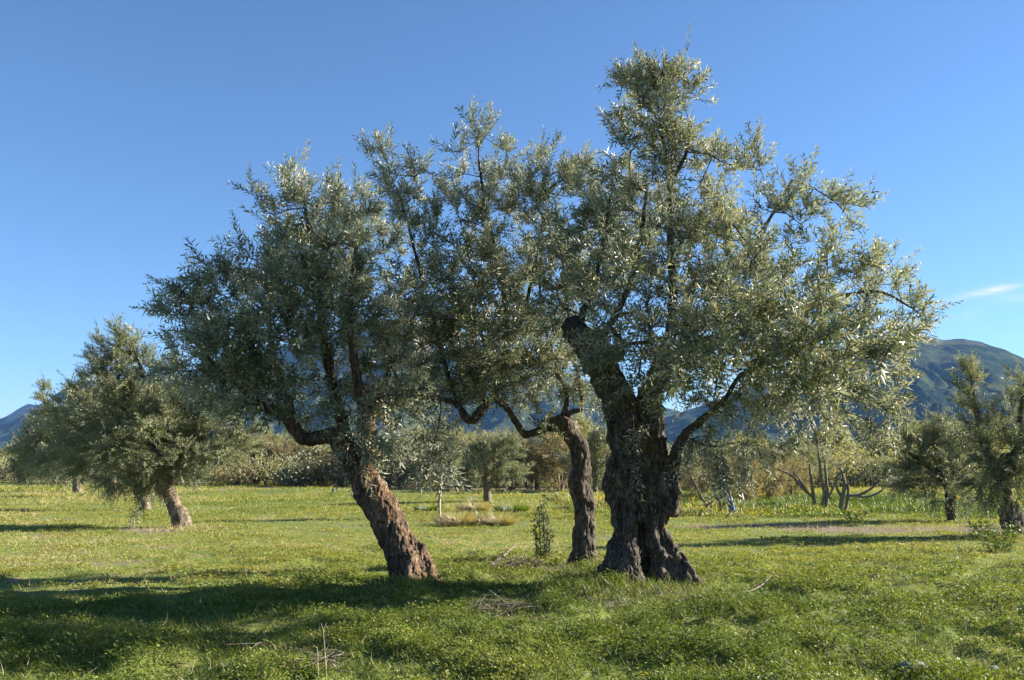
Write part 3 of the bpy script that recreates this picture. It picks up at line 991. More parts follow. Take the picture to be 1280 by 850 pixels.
olive("broadest old olive with a thick hollow double trunk and the tallest airy crown", (800, 727), D_R,
      strands=[
          [(766, 736, 22), (768, 715, 20), (774, 692, 16), (780, 665, 12.5), (779, 645, 12), (775, 620, 13), (774, 600, 16), (779, 575, 13), (777, 552, 15.5), (781, 530, 16), (776, 505, 18), (762, 478, 17), (748, 455, 15.5), (732, 432, 14.5), (720, 412, 14)],
          [(836, 722, 22), (831, 702, 15), (821, 672, 10.5), (817, 640, 10.5), (821, 610, 12.5), (820, 585, 13.5), (817, 560, 14), (814, 530, 15), (812, 505, 14), (812, 485, 13)],
          [(808, 722, 15, .35), (806, 690, 13, .35), (804, 650, 12, .30), (803, 600, 14, .25), (800, 560, 15, .15), (797, 525, 16)],
          [(802, 650, 6, -.02), (799, 610, 8, -.05), (797, 575, 9, -.1), (792, 545, 9, -.15), (786, 520, 8, -.15)],
          [(812, 640, 5, -.1), (812, 600, 7, -.15), (806, 565, 7, -.2), (806, 530, 7, -.2)],
          [(738, 744, 7, -.35), (750, 733, 10, -.25), (760, 716, 11, -.12), (770, 692, 10)],
          [(776, 740, 11, -.42), (776, 722, 13, -.3), (777, 700, 13, -.15), (777, 680, 12)],
          [(796, 741, 10, -.35), (789, 722, 12, -.28), (784, 700, 13, -.15), (780, 670, 11)],
          [(872, 727, 6, -.15), (859, 720, 9, -.1), (848, 704, 8, -.05), (836, 684, 6.5), (824, 658, 5)],
          [(866, 724, 6, -.1), (858, 712, 8, -.1), (848, 695, 9)],
          [(742, 734, 7, -.1), (752, 722, 9), (762, 705, 10)],
          [(822, 668, 5), (830, 630, 6), (839, 600, 7.5), (844, 572, 7.5)],
          [(771, 606, 11, -.15), (771, 590, 14, -.15), (776, 572, 11, -.12)],
          [(838, 640, 7, -.05), (838, 622, 9, -.05), (836, 602, 8)],
          [(771, 545, 10), (773, 532, 11), (776, 520, 10)],
          [(790, 700, 9, -.25), (786, 670, 9, -.2), (788, 640, 8, -.18), (793, 610, 8, -.15), (795, 575, 7, -.15)],
      ],
      limbs=[
          [(844, 580, 8.5), (846, 562, 7.5), (856, 545, 6.5), (868, 533, 6), (880, 522, 4.5, -.1), (905, 500, 3.5, -.2), (925, 470, 3, -.3), (945, 462, 3.2, -.3), (975, 460, 3.2, -.4), (1000, 462, 3, -.5), (1025, 475, 2.4, -.6), (1045, 500, 1.6, -.7)],
          [(812, 500, 13), (818, 470, 11), (830, 440, 10), (840, 410, 8), (841, 370, 6), (839, 320, 5), (838, 270, 4.2), (836, 220, 3.2), (828, 170, 2.2), (820, 120, 1.4)],
          [(815, 490, 11), (835, 460, 10, .2), (850, 435, 9.5, .25), (862, 410, 9, .3), (866, 398, 9, .3)],
          [(862, 415, 7, .3), (885, 385, 5, .4), (910, 350, 4, .5), (940, 310, 3, .5), (970, 260, 2, .5), (990, 225, 1.3, .5)],
          [(855, 430, 6, .2), (900, 420, 4.5), (950, 400, 3.8, -.2), (1000, 385, 3.2, -.3), (1050, 370, 2.4, -.4), (1100, 365, 1.8, -.4), (1140, 385, 1.2, -.4)],
          [(722, 416, 8), (728, 395, 5, -.1), (742, 350, 4.2, -.2), (755, 300, 3.4, -.2), (762, 250, 2.4, -.2)],
          [(735, 440, 7), (760, 410, 4.5, -.3), (785, 360, 3.8, -.5), (800, 300, 3, -.6), (808, 240, 2, -.6)],
          [(838, 235, 3), (846, 215, 2.6), (858, 190, 2.2), (862, 150, 1.4)],
          [(945, 462, 2.8, -.3), (985, 435, 2.4, -.5), (1030, 420, 2, -.6), (1075, 430, 1.5, -.6), (1100, 450, 1, -.6)],
      ],
      cuts=[[(727, 425, 14.5, -.02), (718, 410, 15, -.04), (711, 401, 13, -.06)], [(864, 408, 11, .28), (865, 397, 12, .27), (866, 391, 10, .27)]],
      lobes=[(850, 105, 28, 28, 1.6), (808, 115, 36, 30, 1.8), (800, 160, 44, 36, 1.5), (845, 150, 42, 50), (790, 190, 30, 28, .8), (870, 185, 34, 36, .8), (830, 215, 50, 40, .8), (900, 215, 35, 45, .7), (945, 215, 20, 44, .5), (760, 235, 42, 38, .9), (735, 290, 42, 45, .8), (790, 285, 50, 50),
             (860, 285, 60, 50, .9, -.7), (860, 285, 60, 50, .8, .8), (930, 285, 55, 55, .8), (985, 255, 38, 45, .55), (1030, 245, 32, 38, .45), (1062, 275, 22, 32, .4), (1000, 310, 55, 55, .65), (1060, 335, 45, 40, .5), (1105, 345, 32, 32, .4), (1145, 385, 26, 26, .4), (1168, 402, 14, 14, .3),
             (770, 360, 55, 50), (840, 360, 60, 60), (920, 365, 70, 60, .9), (1000, 385, 65, 50, .8), (1070, 410, 55, 40, .7), (1120, 425, 32, 30, .5), (780, 430, 60, 40, .8, -.8), (850, 430, 55, 50, .8, -.8), (910, 440, 60, 50), (980, 455, 55, 45, .8, -.8), (1050, 465, 50, 42, .8, -.6), (1095, 490, 34, 36, .6, -.4),
             (900, 500, 45, 38, .8), (960, 510, 50, 34, .7), (1030, 525, 45, 26, .55), (880, 555, 26, 28, .5, -.4), (925, 550, 36, 30, .5, -.3), (850, 480, 40, 30, .6, -.7), (690, 380, 24, 40, .6, -.3), (700, 300, 30, 40, .5), (790, 460, 45, 32, .8, -1.0), (840, 470, 40, 32, .8, -1.0), (905, 590, 22, 18, .4, -.3), (930, 575, 20, 16, .4, -.3), (1085, 525, 24, 22, .5, -.4), (1000, 490, 50, 30, .7, .4), (930, 400, 60, 50, .9, -1.9), (1000, 400, 55, 45, .8, -2.5), (880, 400, 60, 50, .7, -2.6), (950, 340, 55, 50, .6, -1.6), (1050, 430, 45, 40, .6, -1.8), (960, 460, 55, 34, .6, -2.4), (1020, 480, 40, 30, .6, -2.2), (1060, 400, 50, 40, .6, -3.0), (1000, 420, 55, 40, .7, -3.1), (920, 430, 60, 40, .7, -3.0), (1100, 430, 34, 34, .5, -2.6), (850, 460, 45, 34, .6, -2.2), (780, 330, 50, 55, .6, -1.6), (900, 300, 55, 55, .6, 1.5), (800, 250, 50, 50, .6, 1.3)],
      seed=303, n_attr=960, n_shoots=5000, low_py=480, foliage='olive_leaf_warm', voxel=0.015, bump=1.7)

# ------------------------------------------------------------------ olive row running away on the left
def row_tree(label, base, depth, strands, limbs, lobes, seed, n_attr, n_shoots, leaf, **kw):
    return olive(label, base, depth, strands, limbs, lobes, seed, n_attr, n_shoots, leaf=leaf, bark=kw.pop('bark', 'bark_far'), foliage=kw.pop('foliage', 'olive_leaf_far'),
                 voxel=kw.pop('voxel', 0.045), twig_min=0.005, step=0.4, group="olive trees in the row on the left", **kw)

d1 = depth_of_row(657)
row_tree("nearest olive of the left row, its short pale trunk leaning over the bare soil patch", (228, 658), d1,
    [[(230, 661, 12), (225, 648, 9.5), (218, 635, 8.5), (211, 618, 8), (207, 602, 8), (204, 585, 7), (200, 570, 5)], [(238, 661, 6), (229, 645, 7), (220, 630, 5)]],
    [[(205, 585, 6), (190, 560, 4), (165, 530, 3), (150, 490, 2)], [(206, 595, 4.5), (222, 570, 4), (240, 540, 3), (250, 510, 2)], [(203, 580, 5), (195, 540, 3.5), (185, 490, 2.5), (170, 440, 1.5)]],
    [(150, 425, 34, 22, .8), (135, 455, 38, 30, .9), (175, 465, 40, 30), (150, 500, 60, 40), (210, 510, 50, 40), (250, 530, 38, 42), (180, 555, 60, 40, 1, -.8), (130, 545, 40, 40), (235, 580, 34, 24, .8), (160, 600, 45, 24, .8), (200, 600, 28, 22, .6), (270, 560, 28, 28, .7), (172, 640, 10, 18, .25, -.6), (120, 578, 34, 20, .9), (165, 600, 30, 16, .8, -.4), (280, 530, 30, 36, .8, .4), (310, 560, 24, 26, .6, .5), (108, 528, 34, 34, .9, .3), (92, 572, 36, 20, .9, .3), (85, 540, 26, 26, .7, .4), (210, 470, 26, 26, .7), (190, 530, 60, 50, 1, .8)],
    11, 400, 5400, (0.095, 0.024), shoot=(0.3, 0.65), spacing=0.038, low_py=590)
d2 = depth_of_row(637)
row_tree("second olive of the left row, mostly hidden behind the nearest one, pale foot in sunlight", (182, 638), d2,
    [[(184, 640, 8), (180, 628, 6.5), (174, 612, 6), (170, 595, 5), (166, 580, 4)]],
    [[(168, 588, 4), (150, 560, 3), (130, 530, 2)], [(167, 584, 4), (180, 550, 2.5), (190, 510, 2)]],
    [(120, 500, 40, 34), (155, 500, 45, 40), (110, 545, 45, 36), (170, 550, 45, 36), (200, 520, 30, 40, .8), (95, 520, 30, 34, .8), (130, 580, 45, 16, .9), (110, 586, 36, 12, .7), (90, 575, 34, 26, .9)],
    12, 230, 2600, (0.12, 0.032), shoot=(0.35, 0.75), spacing=0.05)
d3 = depth_of_row(622)
row_tree("third olive of the left row with a dark upright trunk in shade", (139, 623), d3,
    [[(139, 625, 6.5), (140, 612, 5), (141, 598, 4.5), (140, 585, 4)]],
    [[(140, 590, 3.5), (120, 570, 2.5), (100, 550, 2)], [(140, 588, 3.5), (150, 560, 2)]],
    [(95, 520, 40, 32), (70, 540, 34, 34), (120, 540, 40, 36), (100, 570, 45, 24, .9), (55, 510, 16, 24, .6), (57, 495, 7, 12, .4), (150, 550, 30, 36), (60, 565, 30, 22, .8), (70, 580, 40, 12, .9), (115, 582, 30, 10, .8), (40, 560, 24, 24, .8)],
    13, 200, 2300, (0.15, 0.042), shoot=(0.4, 0.8), spacing=0.065)
d4 = depth_of_row(616)
row_tree("fourth olive of the left row with a pale sunlit trunk and dark low crown", (96, 617), d4,
    [[(98, 619, 6.5), (96, 608, 5), (93, 597, 4.2), (91, 588, 3.5)]],
    [[(92, 590, 3.5), (75, 572, 2), (60, 555, 1.5)], [(92, 590, 3), (105, 570, 2)]],
    [(60, 545, 34, 26), (85, 545, 34, 30), (50, 572, 28, 22), (85, 575, 40, 18), (30, 568, 16, 22, 1), (40, 585, 24, 16, 1), (35, 550, 18, 26, .8), (110, 560, 26, 26)],
    14, 180, 2000, (0.16, 0.046), shoot=(0.4, 0.85), spacing=0.07)
d5 = depth_of_row(603.5)
row_tree("farthest olive of the left row, small and dark at the end of the mown strip", (27, 604), d5,
    [[(28, 606, 5), (27, 597, 3.8), (25, 590, 3)]],
    [[(26, 592, 2.5), (18, 582, 1.6)], [(26, 592, 2.5), (34, 580, 1.6)]],
    [(25, 575, 14, 14), (40, 568, 20, 22), (35, 585, 22, 10), (55, 575, 20, 18)],
    15, 90, 700, (0.24, 0.07), shoot=(0.5, 1.0), spacing=0.11)

# ------------------------------------------------------------------ olives on the right edge
dr1 = depth_of_row(671)
olive("dark leaning olive cut by the right edge of the view", (1270, 673), dr1,
    [[(1272, 677, 12), (1267, 660, 10), (1261, 640, 9), (1256, 620, 9), (1253, 600, 9), (1256, 585, 11), (1262, 570, 8)], [(1282, 677, 6), (1275, 655, 6), (1266, 630, 5)]],
    [[(1254, 600, 9), (1240, 580, 6), (1228, 550, 4), (1220, 510, 3), (1214, 470, 1.6)], [(1258, 585, 8), (1272, 560, 5), (1276, 520, 3.5), (1280, 480, 2)], [(1262, 575, 6), (1300, 560, 5), (1340, 540, 3)]],
    [(1213, 470, 10, 20, .6), (1210, 500, 16, 28, .7), (1225, 535, 30, 30), (1245, 560, 42, 36, 1), (1275, 490, 14, 28, .6), (1278, 530, 28, 36), (1310, 550, 34, 40, .7), (1245, 605, 34, 22, .8, -.4), (1290, 600, 45, 30, .8), (1210, 570, 26, 28, .8), (1240, 625, 12, 18, .3, -.5)],
    21, 240, 1450, leaf=(0.085, 0.021), shoot=(0.28, 0.6), spacing=0.034, voxel=0.03, foliage='olive_leaf_far', twig_min=0.004, step=0.3, group="olive trees on the right side", low_py=585)
dr2 = depth_of_row(653)
olive("low round dark olive with a short trunk beside the bare soil strip", (1190, 655), dr2,
    [[(1190, 658, 7), (1190, 640, 5.5), (1188, 622, 5), (1184, 605, 4.5), (1180, 592, 3.5)]],
    [[(1186, 606, 6), (1170, 590, 4), (1150, 575, 3), (1135, 565, 2)], [(1185, 602, 5), (1195, 580, 3.5), (1205, 560, 2.5)], [(1183, 600, 5), (1175, 570, 3), (1165, 550, 2)]],
    [(1150, 560, 26, 20), (1178, 548, 26, 24), (1205, 565, 30, 28), (1140, 585, 26, 22), (1175, 590, 40, 26), (1210, 600, 26, 22, .8), (1130, 600, 16, 14, .7), (1165, 605, 30, 14, .8), (1175, 525, 7, 14, .3), (1160, 540, 8, 10, .4), (1165, 618, 30, 12, .7), (1205, 622, 24, 14, .7)],
    22, 220, 1500, leaf=(0.10, 0.026), shoot=(0.3, 0.6), spacing=0.042, voxel=0.04, foliage='olive_leaf_far', twig_min=0.005, step=0.35, group="olive trees on the right side", low_py=600)

# ------------------------------------------------------------------ smaller olives in the middle distance
def small_olive(label, base, strand, lobes, seed, n_attr, n_shoots, leaf, foliage='olive_leaf_far', limbs=None, depth=None, **kw):
    d = depth or depth_of_row(base[1])
    top = strand[-1]
    limbs = limbs or [[top, ((top[0] + lobes[0][0]) / 2, (top[1] + lobes[0][1]) / 2, top[2] * .6), (lobes[0][0], lobes[0][1], 1.2)]]
    return olive(label, base, d, [strand], limbs, lobes, seed, n_attr, n_shoots, leaf=leaf, bark='bark_far', foliage=foliage, voxel=0.04, twig_min=0.005, step=0.4,
                 group="younger olives beyond the big trees", bump=0.5, **kw)

small_olive("young olive with a dark forked trunk, between leaning tree and thin trunk", (610, 628), [(610, 630, 6), (609, 615, 4.5), (608, 600, 4.5), (610, 588, 3)],
    [(600, 575, 26, 20), (630, 570, 26, 22), (612, 560, 22, 16), (590, 592, 18, 14), (640, 592, 18, 14), (618, 588, 26, 12)], 31, 130, 950, (0.13, 0.036), spacing=0.055, shoot=(.35, .7))
small_olive("pale round olive left of the leaning tree, at the grass edge", (296, 607), [(296, 608, 3.5), (297, 598, 3), (297, 588, 2.4)],
    [(290, 560, 30, 24), (320, 570, 28, 24), (265, 575, 24, 20), (300, 585, 34, 14), (335, 580, 18, 14), (285, 540, 20, 14)], 32, 130, 1200, (0.19, 0.055), spacing=0.085, shoot=(.45, .9))
small_olive("hazy silver olive just right of the thin dark trunk", (745, 617), [(745, 619, 4), (744, 605, 3), (745, 592, 2.5)],
    [(735, 565, 24, 22), (755, 575, 20, 22), (715, 580, 20, 18), (740, 592, 26, 12), (750, 550, 14, 12)], 33, 110, 800, (0.15, 0.043), spacing=0.065, shoot=(.4, .8))
small_olive("silver grey olive left of the thin dark trunk", (672, 612), [(672, 614, 3.5), (671, 600, 2.8), (672, 590, 2.2)],
    [(665, 568, 24, 18), (690, 575, 22, 18), (650, 585, 18, 14), (675, 590, 28, 10)], 34, 100, 800, (0.17, 0.05), spacing=0.075, shoot=(.4, .85))
small_olive("sunlit olive behind the tall many-stemmed pruned tree", (985, 612), [(985, 614, 3.5), (985, 600, 3), (986, 590, 2.4)],
    [(960, 575, 26, 18), (990, 565, 26, 22), (1015, 580, 22, 18), (985, 590, 36, 10), (1000, 552, 14, 10)], 35, 110, 850, (0.17, 0.05), spacing=0.075, shoot=(.4, .85))
small_olive("olive-green bush-like tree just right of the thick trunk", (893, 612), [(893, 614, 3.5), (892, 600, 3), (893, 590, 2.4)],
    [(880, 580, 24, 20), (905, 575, 24, 20), (925, 590, 18, 14), (890, 595, 30, 10)], 36, 100, 800, (0.17, 0.05), spacing=0.075, shoot=(.4, .85))
small_olive("dark green far olive between the drooping crown and the right-hand trees", (1082, 600), [(1082, 602, 3), (1082, 592, 2.2), (1083, 580, 1.8)],
    [(1082, 553, 18, 18), (1065, 568, 18, 14), (1100, 570, 18, 14), (1082, 580, 30, 10)], 37, 100, 700, (0.26, 0.08), spacing=0.12, shoot=(.5, 1.1), foliage='olive_leaf')

# thin sapling with a pale stem
def sapling():
    d = depth_of_row(647)
    b = ground(550, 648)
    root = empty("olive_sapling", b, "slender sapling with a pale thin stem in front of the straw tussocks", "sapling")
    a = Acc()
    p, r = px_path([(550, 650, 2.2), (549, 630, 1.9), (551, 608, 1.7), (550, 590, 1.4), (547, 565, 1.0), (549, 540, .7)], d)
    tube(a, *smooth_path(p, r, .1), 7)
    link("stem", a.mesh("stem", [MAT['straw_bark']], smooth=True, origin=b), root)
    rg = np.random.default_rng(5)
    pp, rr = smooth_path(p[2:], r[2:], .12)
    lb = px_lobes([(549, 560, 16, 26), (535, 585, 12, 18, .8), (563, 578, 12, 20, .8), (550, 535, 8, 14, .6), (530, 610, 8, 10, .4), (566, 605, 7, 10, .4)], d, rg, jitter=.2)
    P, par, rad, isl = grow(pp, rr, lb, 110, rg, step=.18)
    acc = crown(P, par, rad, isl, p[3], 340, rg, leaf=(.085, .022), shoot=(.18, .42), spacing=.035, twig_min=.004)
    link("crown", acc.mesh("crown", [MAT['olive_leaf_far'], MAT['bark_grey']], smooth_mat=1, origin=b), root)
MAT['straw_bark'] = simple_noise_mat("pale_sapling_bark", [(0.3, (0.30, 0.24, 0.16)), (0.7, (0.44, 0.37, 0.26))], 30)
sapling()

# ------------------------------------------------------------------ pruned bare-branched young trees on the right
def pruned_tree(label, base, stems, seed, n_twig, n_leaf_shoots, lobes, guard=None):
    d = depth_of_row(base[1])
    b = ground(*base)
    rg = np.random.default_rng(seed)
    root = empty("pruned_tree", b, label, "pruned tree", "pruned young trees along the bare strip")
    LP, LR = [], []
    for s in stems:
        p, r = px_path(s, d)
        pp, rr = smooth_path(p, r, .08)
        a = Acc()
        tube(a, pp, rr, 8, wob=.12, seed=seed)
        link("stem", a.mesh("stem", [MAT['bark_grey']], smooth=True, origin=b), root)
        LP.append(pp); LR.append(rr)
    LP = np.concatenate(LP); LR = np.concatenate(LR)
    k = LP[:, 2] > b[2] + .5
    lb = px_lobes(lobes, d, rg, jitter=.3)
    P, par, rad, isl = grow(LP[k], LR[k], lb, n_twig, rg, step=.2, r_tip=.004, upbias=.05)
    acc = crown(P, par, rad, isl, LP.mean(0), n_leaf_shoots, rg, leaf=(.075, .02), shoot=(.15, .4), spacing=.05, twig_min=.003)
    link("crown", acc.mesh("crown", [MAT['olive_leaf_far'], MAT['bark_grey']], smooth_mat=1, origin=b), root)
    if guard:
        g0, g1, w = guard
        p, r = px_path([(*g0, w), ((g0[0] + g1[0]) / 2 + .5, (g0[1] + g1[1]) / 2, w * .92), (*g1, w * .85)], d)
        a = Acc()
        tube(a, *smooth_path(p, r, .06), 12, wob=.2, cap=False, seed=3)
        link("plastic_guard", a.mesh("plastic_guard", [MAT['blue_guard']], smooth=True, origin=b), root)

pruned_tree("bare pruned tree with a blue plastic wrap around its stem", (903, 645),
    [[(916, 648, 3), (914, 630, 2.4), (911, 615, 2.4), (908, 600, 2), (912, 585, 1.5)], [(910, 618, 2), (900, 606, 1.7), (890, 600, 1.5), (885, 588, 1.1)], [(902, 648, 2), (900, 630, 1.6), (893, 612, 1.5), (900, 600, 1.2)],
     [(890, 645, 1.8), (882, 630, 1.6), (872, 612, 1.4), (864, 596, 1.2), (858, 580, 1)], [(911, 612, 1.8), (925, 600, 1.4), (938, 585, 1.1)], [(884, 632, 1.5), (895, 620, 1.2), (890, 605, 1.1)]],
    51, 110, 120, [(880, 585, 26, 16), (915, 580, 26, 18), (935, 575, 16, 16), (865, 600, 14, 14), (905, 600, 26, 12)], guard=((916, 646), (912, 622), 4.2))
pruned_tree("tall many-stemmed pruned tree with yellowish bare stems", (1026, 639),
    [[(1020, 642, 2.6), (1017, 620, 2.2), (1014, 600, 1.9), (1012, 580, 1.4)], [(1024, 642, 2.4), (1030, 620, 2.2), (1027, 600, 1.8), (1024, 575, 1.4), (1022, 555, 1)], [(1032, 640, 2.4), (1034, 620, 2.2), (1033, 600, 1.8), (1030, 570, 1.3)],
     [(1017, 622, 2), (1005, 612, 1.7), (995, 600, 1.5), (985, 592, 1.2), (972, 586, 1)], [(1010, 616, 1.6), (1000, 600, 1.3), (993, 590, 1)], [(1036, 622, 1.8), (1044, 605, 1.5), (1052, 595, 1.2)]],
    52, 130, 60, [(1012, 570, 22, 22), (990, 590, 20, 14), (1040, 575, 18, 20), (1025, 550, 14, 16), (975, 580, 14, 10, .6)])
pruned_tree("wide spreading pruned tree with long arching bare branches to the right", (1050, 641),
    [[(1050, 643, 3), (1052, 625, 2.6), (1056, 608, 2.3), (1054, 595, 1.8), (1050, 585, 1.3)], [(1056, 641, 2.2), (1060, 622, 2), (1060, 605, 1.6)], [(1053, 622, 2), (1046, 610, 1.8), (1046, 596, 1.6), (1055, 590, 1.4), (1062, 585, 1)],
     [(1058, 620, 2), (1075, 618, 1.7), (1090, 610, 1.4), (1103, 598, 1.1), (1112, 588, .9)], [(1060, 618, 1.6), (1080, 621, 1.4), (1098, 616, 1.1), (1110, 604, .9)], [(1056, 606, 1.6), (1070, 600, 1.2), (1082, 590, 1)]],
    53, 110, 40, [(1060, 580, 20, 14), (1085, 600, 20, 14), (1105, 595, 14, 12), (1045, 585, 14, 14)])

# ------------------------------------------------------------------ scrub and hedge-like bushes in the middle distance
def bush_proto(name, h, w, kind, seed, mats, n_attr, n_shoots, leaf, label, cat, group, stems=5, upw=.45, bare=0.0):
    """a multi-stemmed bush built round the world's origin; moved and copied afterwards"""
    rg = np.random.default_rng(seed)
    root = empty(name, (0, 0, 0), label, cat, group)
    LP, LR = [], []
    a = Acc()
    for k in range(stems):
        an = rg.uniform(0, 2 * math.pi)
        rr_ = rg.uniform(.15, .55) * w * .5
        top = np.array([math.cos(an) * rr_, math.sin(an) * rr_, h * rg.uniform(.45, .8)])
        pts = np.array([[math.cos(an) * .06, math.sin(an) * .06, -.08], top * .35 + rg.normal(0, .04, 3) + np.array([0, 0, .05]), top * .7 + rg.normal(0, .05, 3), top])
        r = np.array([.03, .024, .016, .008]) * (h / 1.6)
        pp, rr = smooth_path(pts, r, .12)
        tube(a, pp, rr, 6, wob=.1, seed=seed + k)
        LP.append(pp); LR.append(rr)
    link("stem", a.mesh("stem", [mats[1]], smooth=True), root)
    LP = np.concatenate(LP); LR = np.concatenate(LR)
    kk = LP[:, 2] > .1 * h
    lb = []
    for k in range(12):
        an = k * 2.4 + rg.uniform(-.3, .3)
        q = w * .5 * rg.uniform(.2, .62)
        lb.append((np.array([math.cos(an) * q, math.sin(an) * q, h * (.24 + .56 * rg.uniform(0, 1))]), (w * .25, w * .25, h * .24), rg.uniform(.6, 1)))
    P, par, rad, isl = grow(LP[kk], LR[kk], lb, n_attr, rg, step=.22, r_tip=.004)
    acc = crown(P, par, rad, isl, np.array([0, 0, h * .3]), n_shoots, rg, leaf=leaf, shoot=(.16 * h / 1.5, .42 * h / 1.5), spacing=leaf[0] * .55, twig_min=.001 if bare else .0045, upw=upw)
    link("crown", acc.mesh("crown", mats, smooth_mat=1), root)
    return root

def children(o):
    return [c for c in bpy.data.objects if c.parent == o]

def copy_tree(o):
    c = o.copy()
    C.objects.link(c)
    for ch in children(o):
        d = ch.copy()
        C.objects.link(d)
        d.parent = c
    return c

used_protos = set()
def put(proto, px, py, sc, rz, label, squash=1.0):
    o = proto if proto.name not in used_protos else copy_tree(proto)
    used_protos.add(proto.name)
    g = ground(px, py)
    o.location = [float(v) for v in g]
    o.rotation_euler = (0, 0, rz)
    o.scale = (sc, sc, sc * squash)
    o["label"] = label
    return o

G_B = "scrub bushes along the far edge of the grass"
silver = bush_proto("shrub", 2.2, 2.6, 0, 61, [MAT['grey_leaf'], MAT['bark_grey']], 240, 2100, (.095, .032), "x", "shrub", G_B)
silver2 = bush_proto("shrub", 2.6, 2.4, 0, 62, [MAT['grey_leaf'], MAT['bark_grey']], 240, 2100, (.095, .032), "x", "shrub", G_B)
brown = bush_proto("shrub", 2.2, 2.6, 0, 63, [MAT['dry_leaf'], MAT['bark_grey']], 420, 520, (.11, .034), "x", "shrub", G_B, stems=9, bare=1)
brown2 = bush_proto("shrub", 1.8, 2.4, 0, 64, [MAT['dry_leaf'], MAT['bark_grey']], 420, 560, (.11, .034), "x", "shrub", G_B, stems=10, bare=1)
darkb = bush_proto("shrub", 2.6, 3.0, 0, 65, [MAT['dark_leaf'], MAT['bark_grey']], 140, 900, (.10, .034), "x", "shrub", G_B)

SH = [
    (silver, 345, 606, 1.25, 0.3, "pale grey-green shrub just right of the pale round olive at the grass edge"),
    (brown, 372, 607, 1.1, 1.2, "brown twiggy shrub under the long left limb of the leaning tree"),
    (silver, 400, 607, 1.0, 2.2, "grey shrub left of the leaning trunk, between two brown shrubs"),
    (brown2, 425, 609, 1.2, 3.4, "brown shrub touching the left side of the leaning trunk in the view"),
    (brown, 470, 609, 0.95, 4.0, "brown shrub just right of the leaning trunk"),
    (brown2, 500, 611, 0.85, 0.4, "low brown shrub left of the pale-stemmed sapling"),
    (silver2, 525, 609, 1.1, 1.9, "silvery shrub close behind the sapling on its left"),
    (silver, 575, 611, 1.2, 5.0, "silvery shrub close behind the sapling on its right"),
    (brown, 640, 612, 1.15, 2.6, "reddish-brown shrub right of the olive with the dark forked trunk"),
    (brown2, 662, 614, 1.2, 0.9, "brown shrub behind the leafy sucker shoots"),
    (brown, 700, 614, 1.2, 3.0, "brown shrub showing left of the thin dark trunk"),
    (silver2, 722, 612, 1.2, 0.2, "silvery shrub hidden partly by the thin dark trunk"),
    (brown2, 752, 616, 1.1, 2.0, "brown shrub in the gap between thin and thick trunks"),
    (darkb, 862, 612, .55, 1.0, "small dark green shrub touching the thick trunk on its right"),
    (brown, 868, 622, .7, 4.4, "small dry shrub at the foot of the slender right limb"),
    (silver, 935, 610, 1.1, 0.5, "grey-green shrub between the two groups of pruned trees"),
    (brown2, 955, 612, 1.0, 1.4, "brown shrub left of the tall many-stemmed pruned tree"),
    (silver2, 1040, 607, 1.2, 2.9, "silvery shrub behind the wide pruned tree"),
    (silver, 1110, 606, 1.2, 3.6, "grey shrub left of the low round dark olive"),
    (silver2, 1150, 606, 1.3, 0.8, "silvery shrub behind the low round dark olive"),
    (silver, 1225, 608, 1.3, 1.7, "grey shrub seen between the two right-hand olives"),
    (silver2, 8, 597, 1.5, 1.1, "pale shrub at the left edge beyond the end of the row"),
    (silver, 60, 598, 1.5, 2.4, "pale shrub beyond the fourth tree of the left row"),
    (silver2, 255, 603, 1.5, 4.1, "pale shrub behind the nearest olive of the left row"),
    (silver, 120, 599, 1.4, 4.6, "pale shrub between the third and fourth trees of the left row"),
]
SH += [
    (brown, 930, 634, .72, 0.7, "low dry shrub on the bare strip just right of the blue-wrapped pruned tree"),
    (brown2, 962, 631, .78, 2.2, "low dry shrub midway between the two groups of pruned trees"),
    (brown, 992, 628, .74, 3.7, "low dry shrub touching the tall many-stemmed pruned tree on its left"),
    (brown2, 880, 627, .78, 5.1, "low dry tangle between the thick trunk and the blue-wrapped pruned tree"),
    (silver, 1128, 622, .78, 4.4, "low grey-green shrub just left of the low round dark olive"),
    (brown2, 585, 612, 1.2, 1.1, "brown shrub behind the olive with the dark forked trunk, on its left"),
    (brown, 320, 607, 1.2, 3.3, "brown shrub between the pale round olive and the grey-green shrub"),
]
for pr, px, py, sc, rz, lab in SH:
    put(pr, px, py, sc * (1.55 if py > 602 and sc > .8 else 1.15), rz, lab)

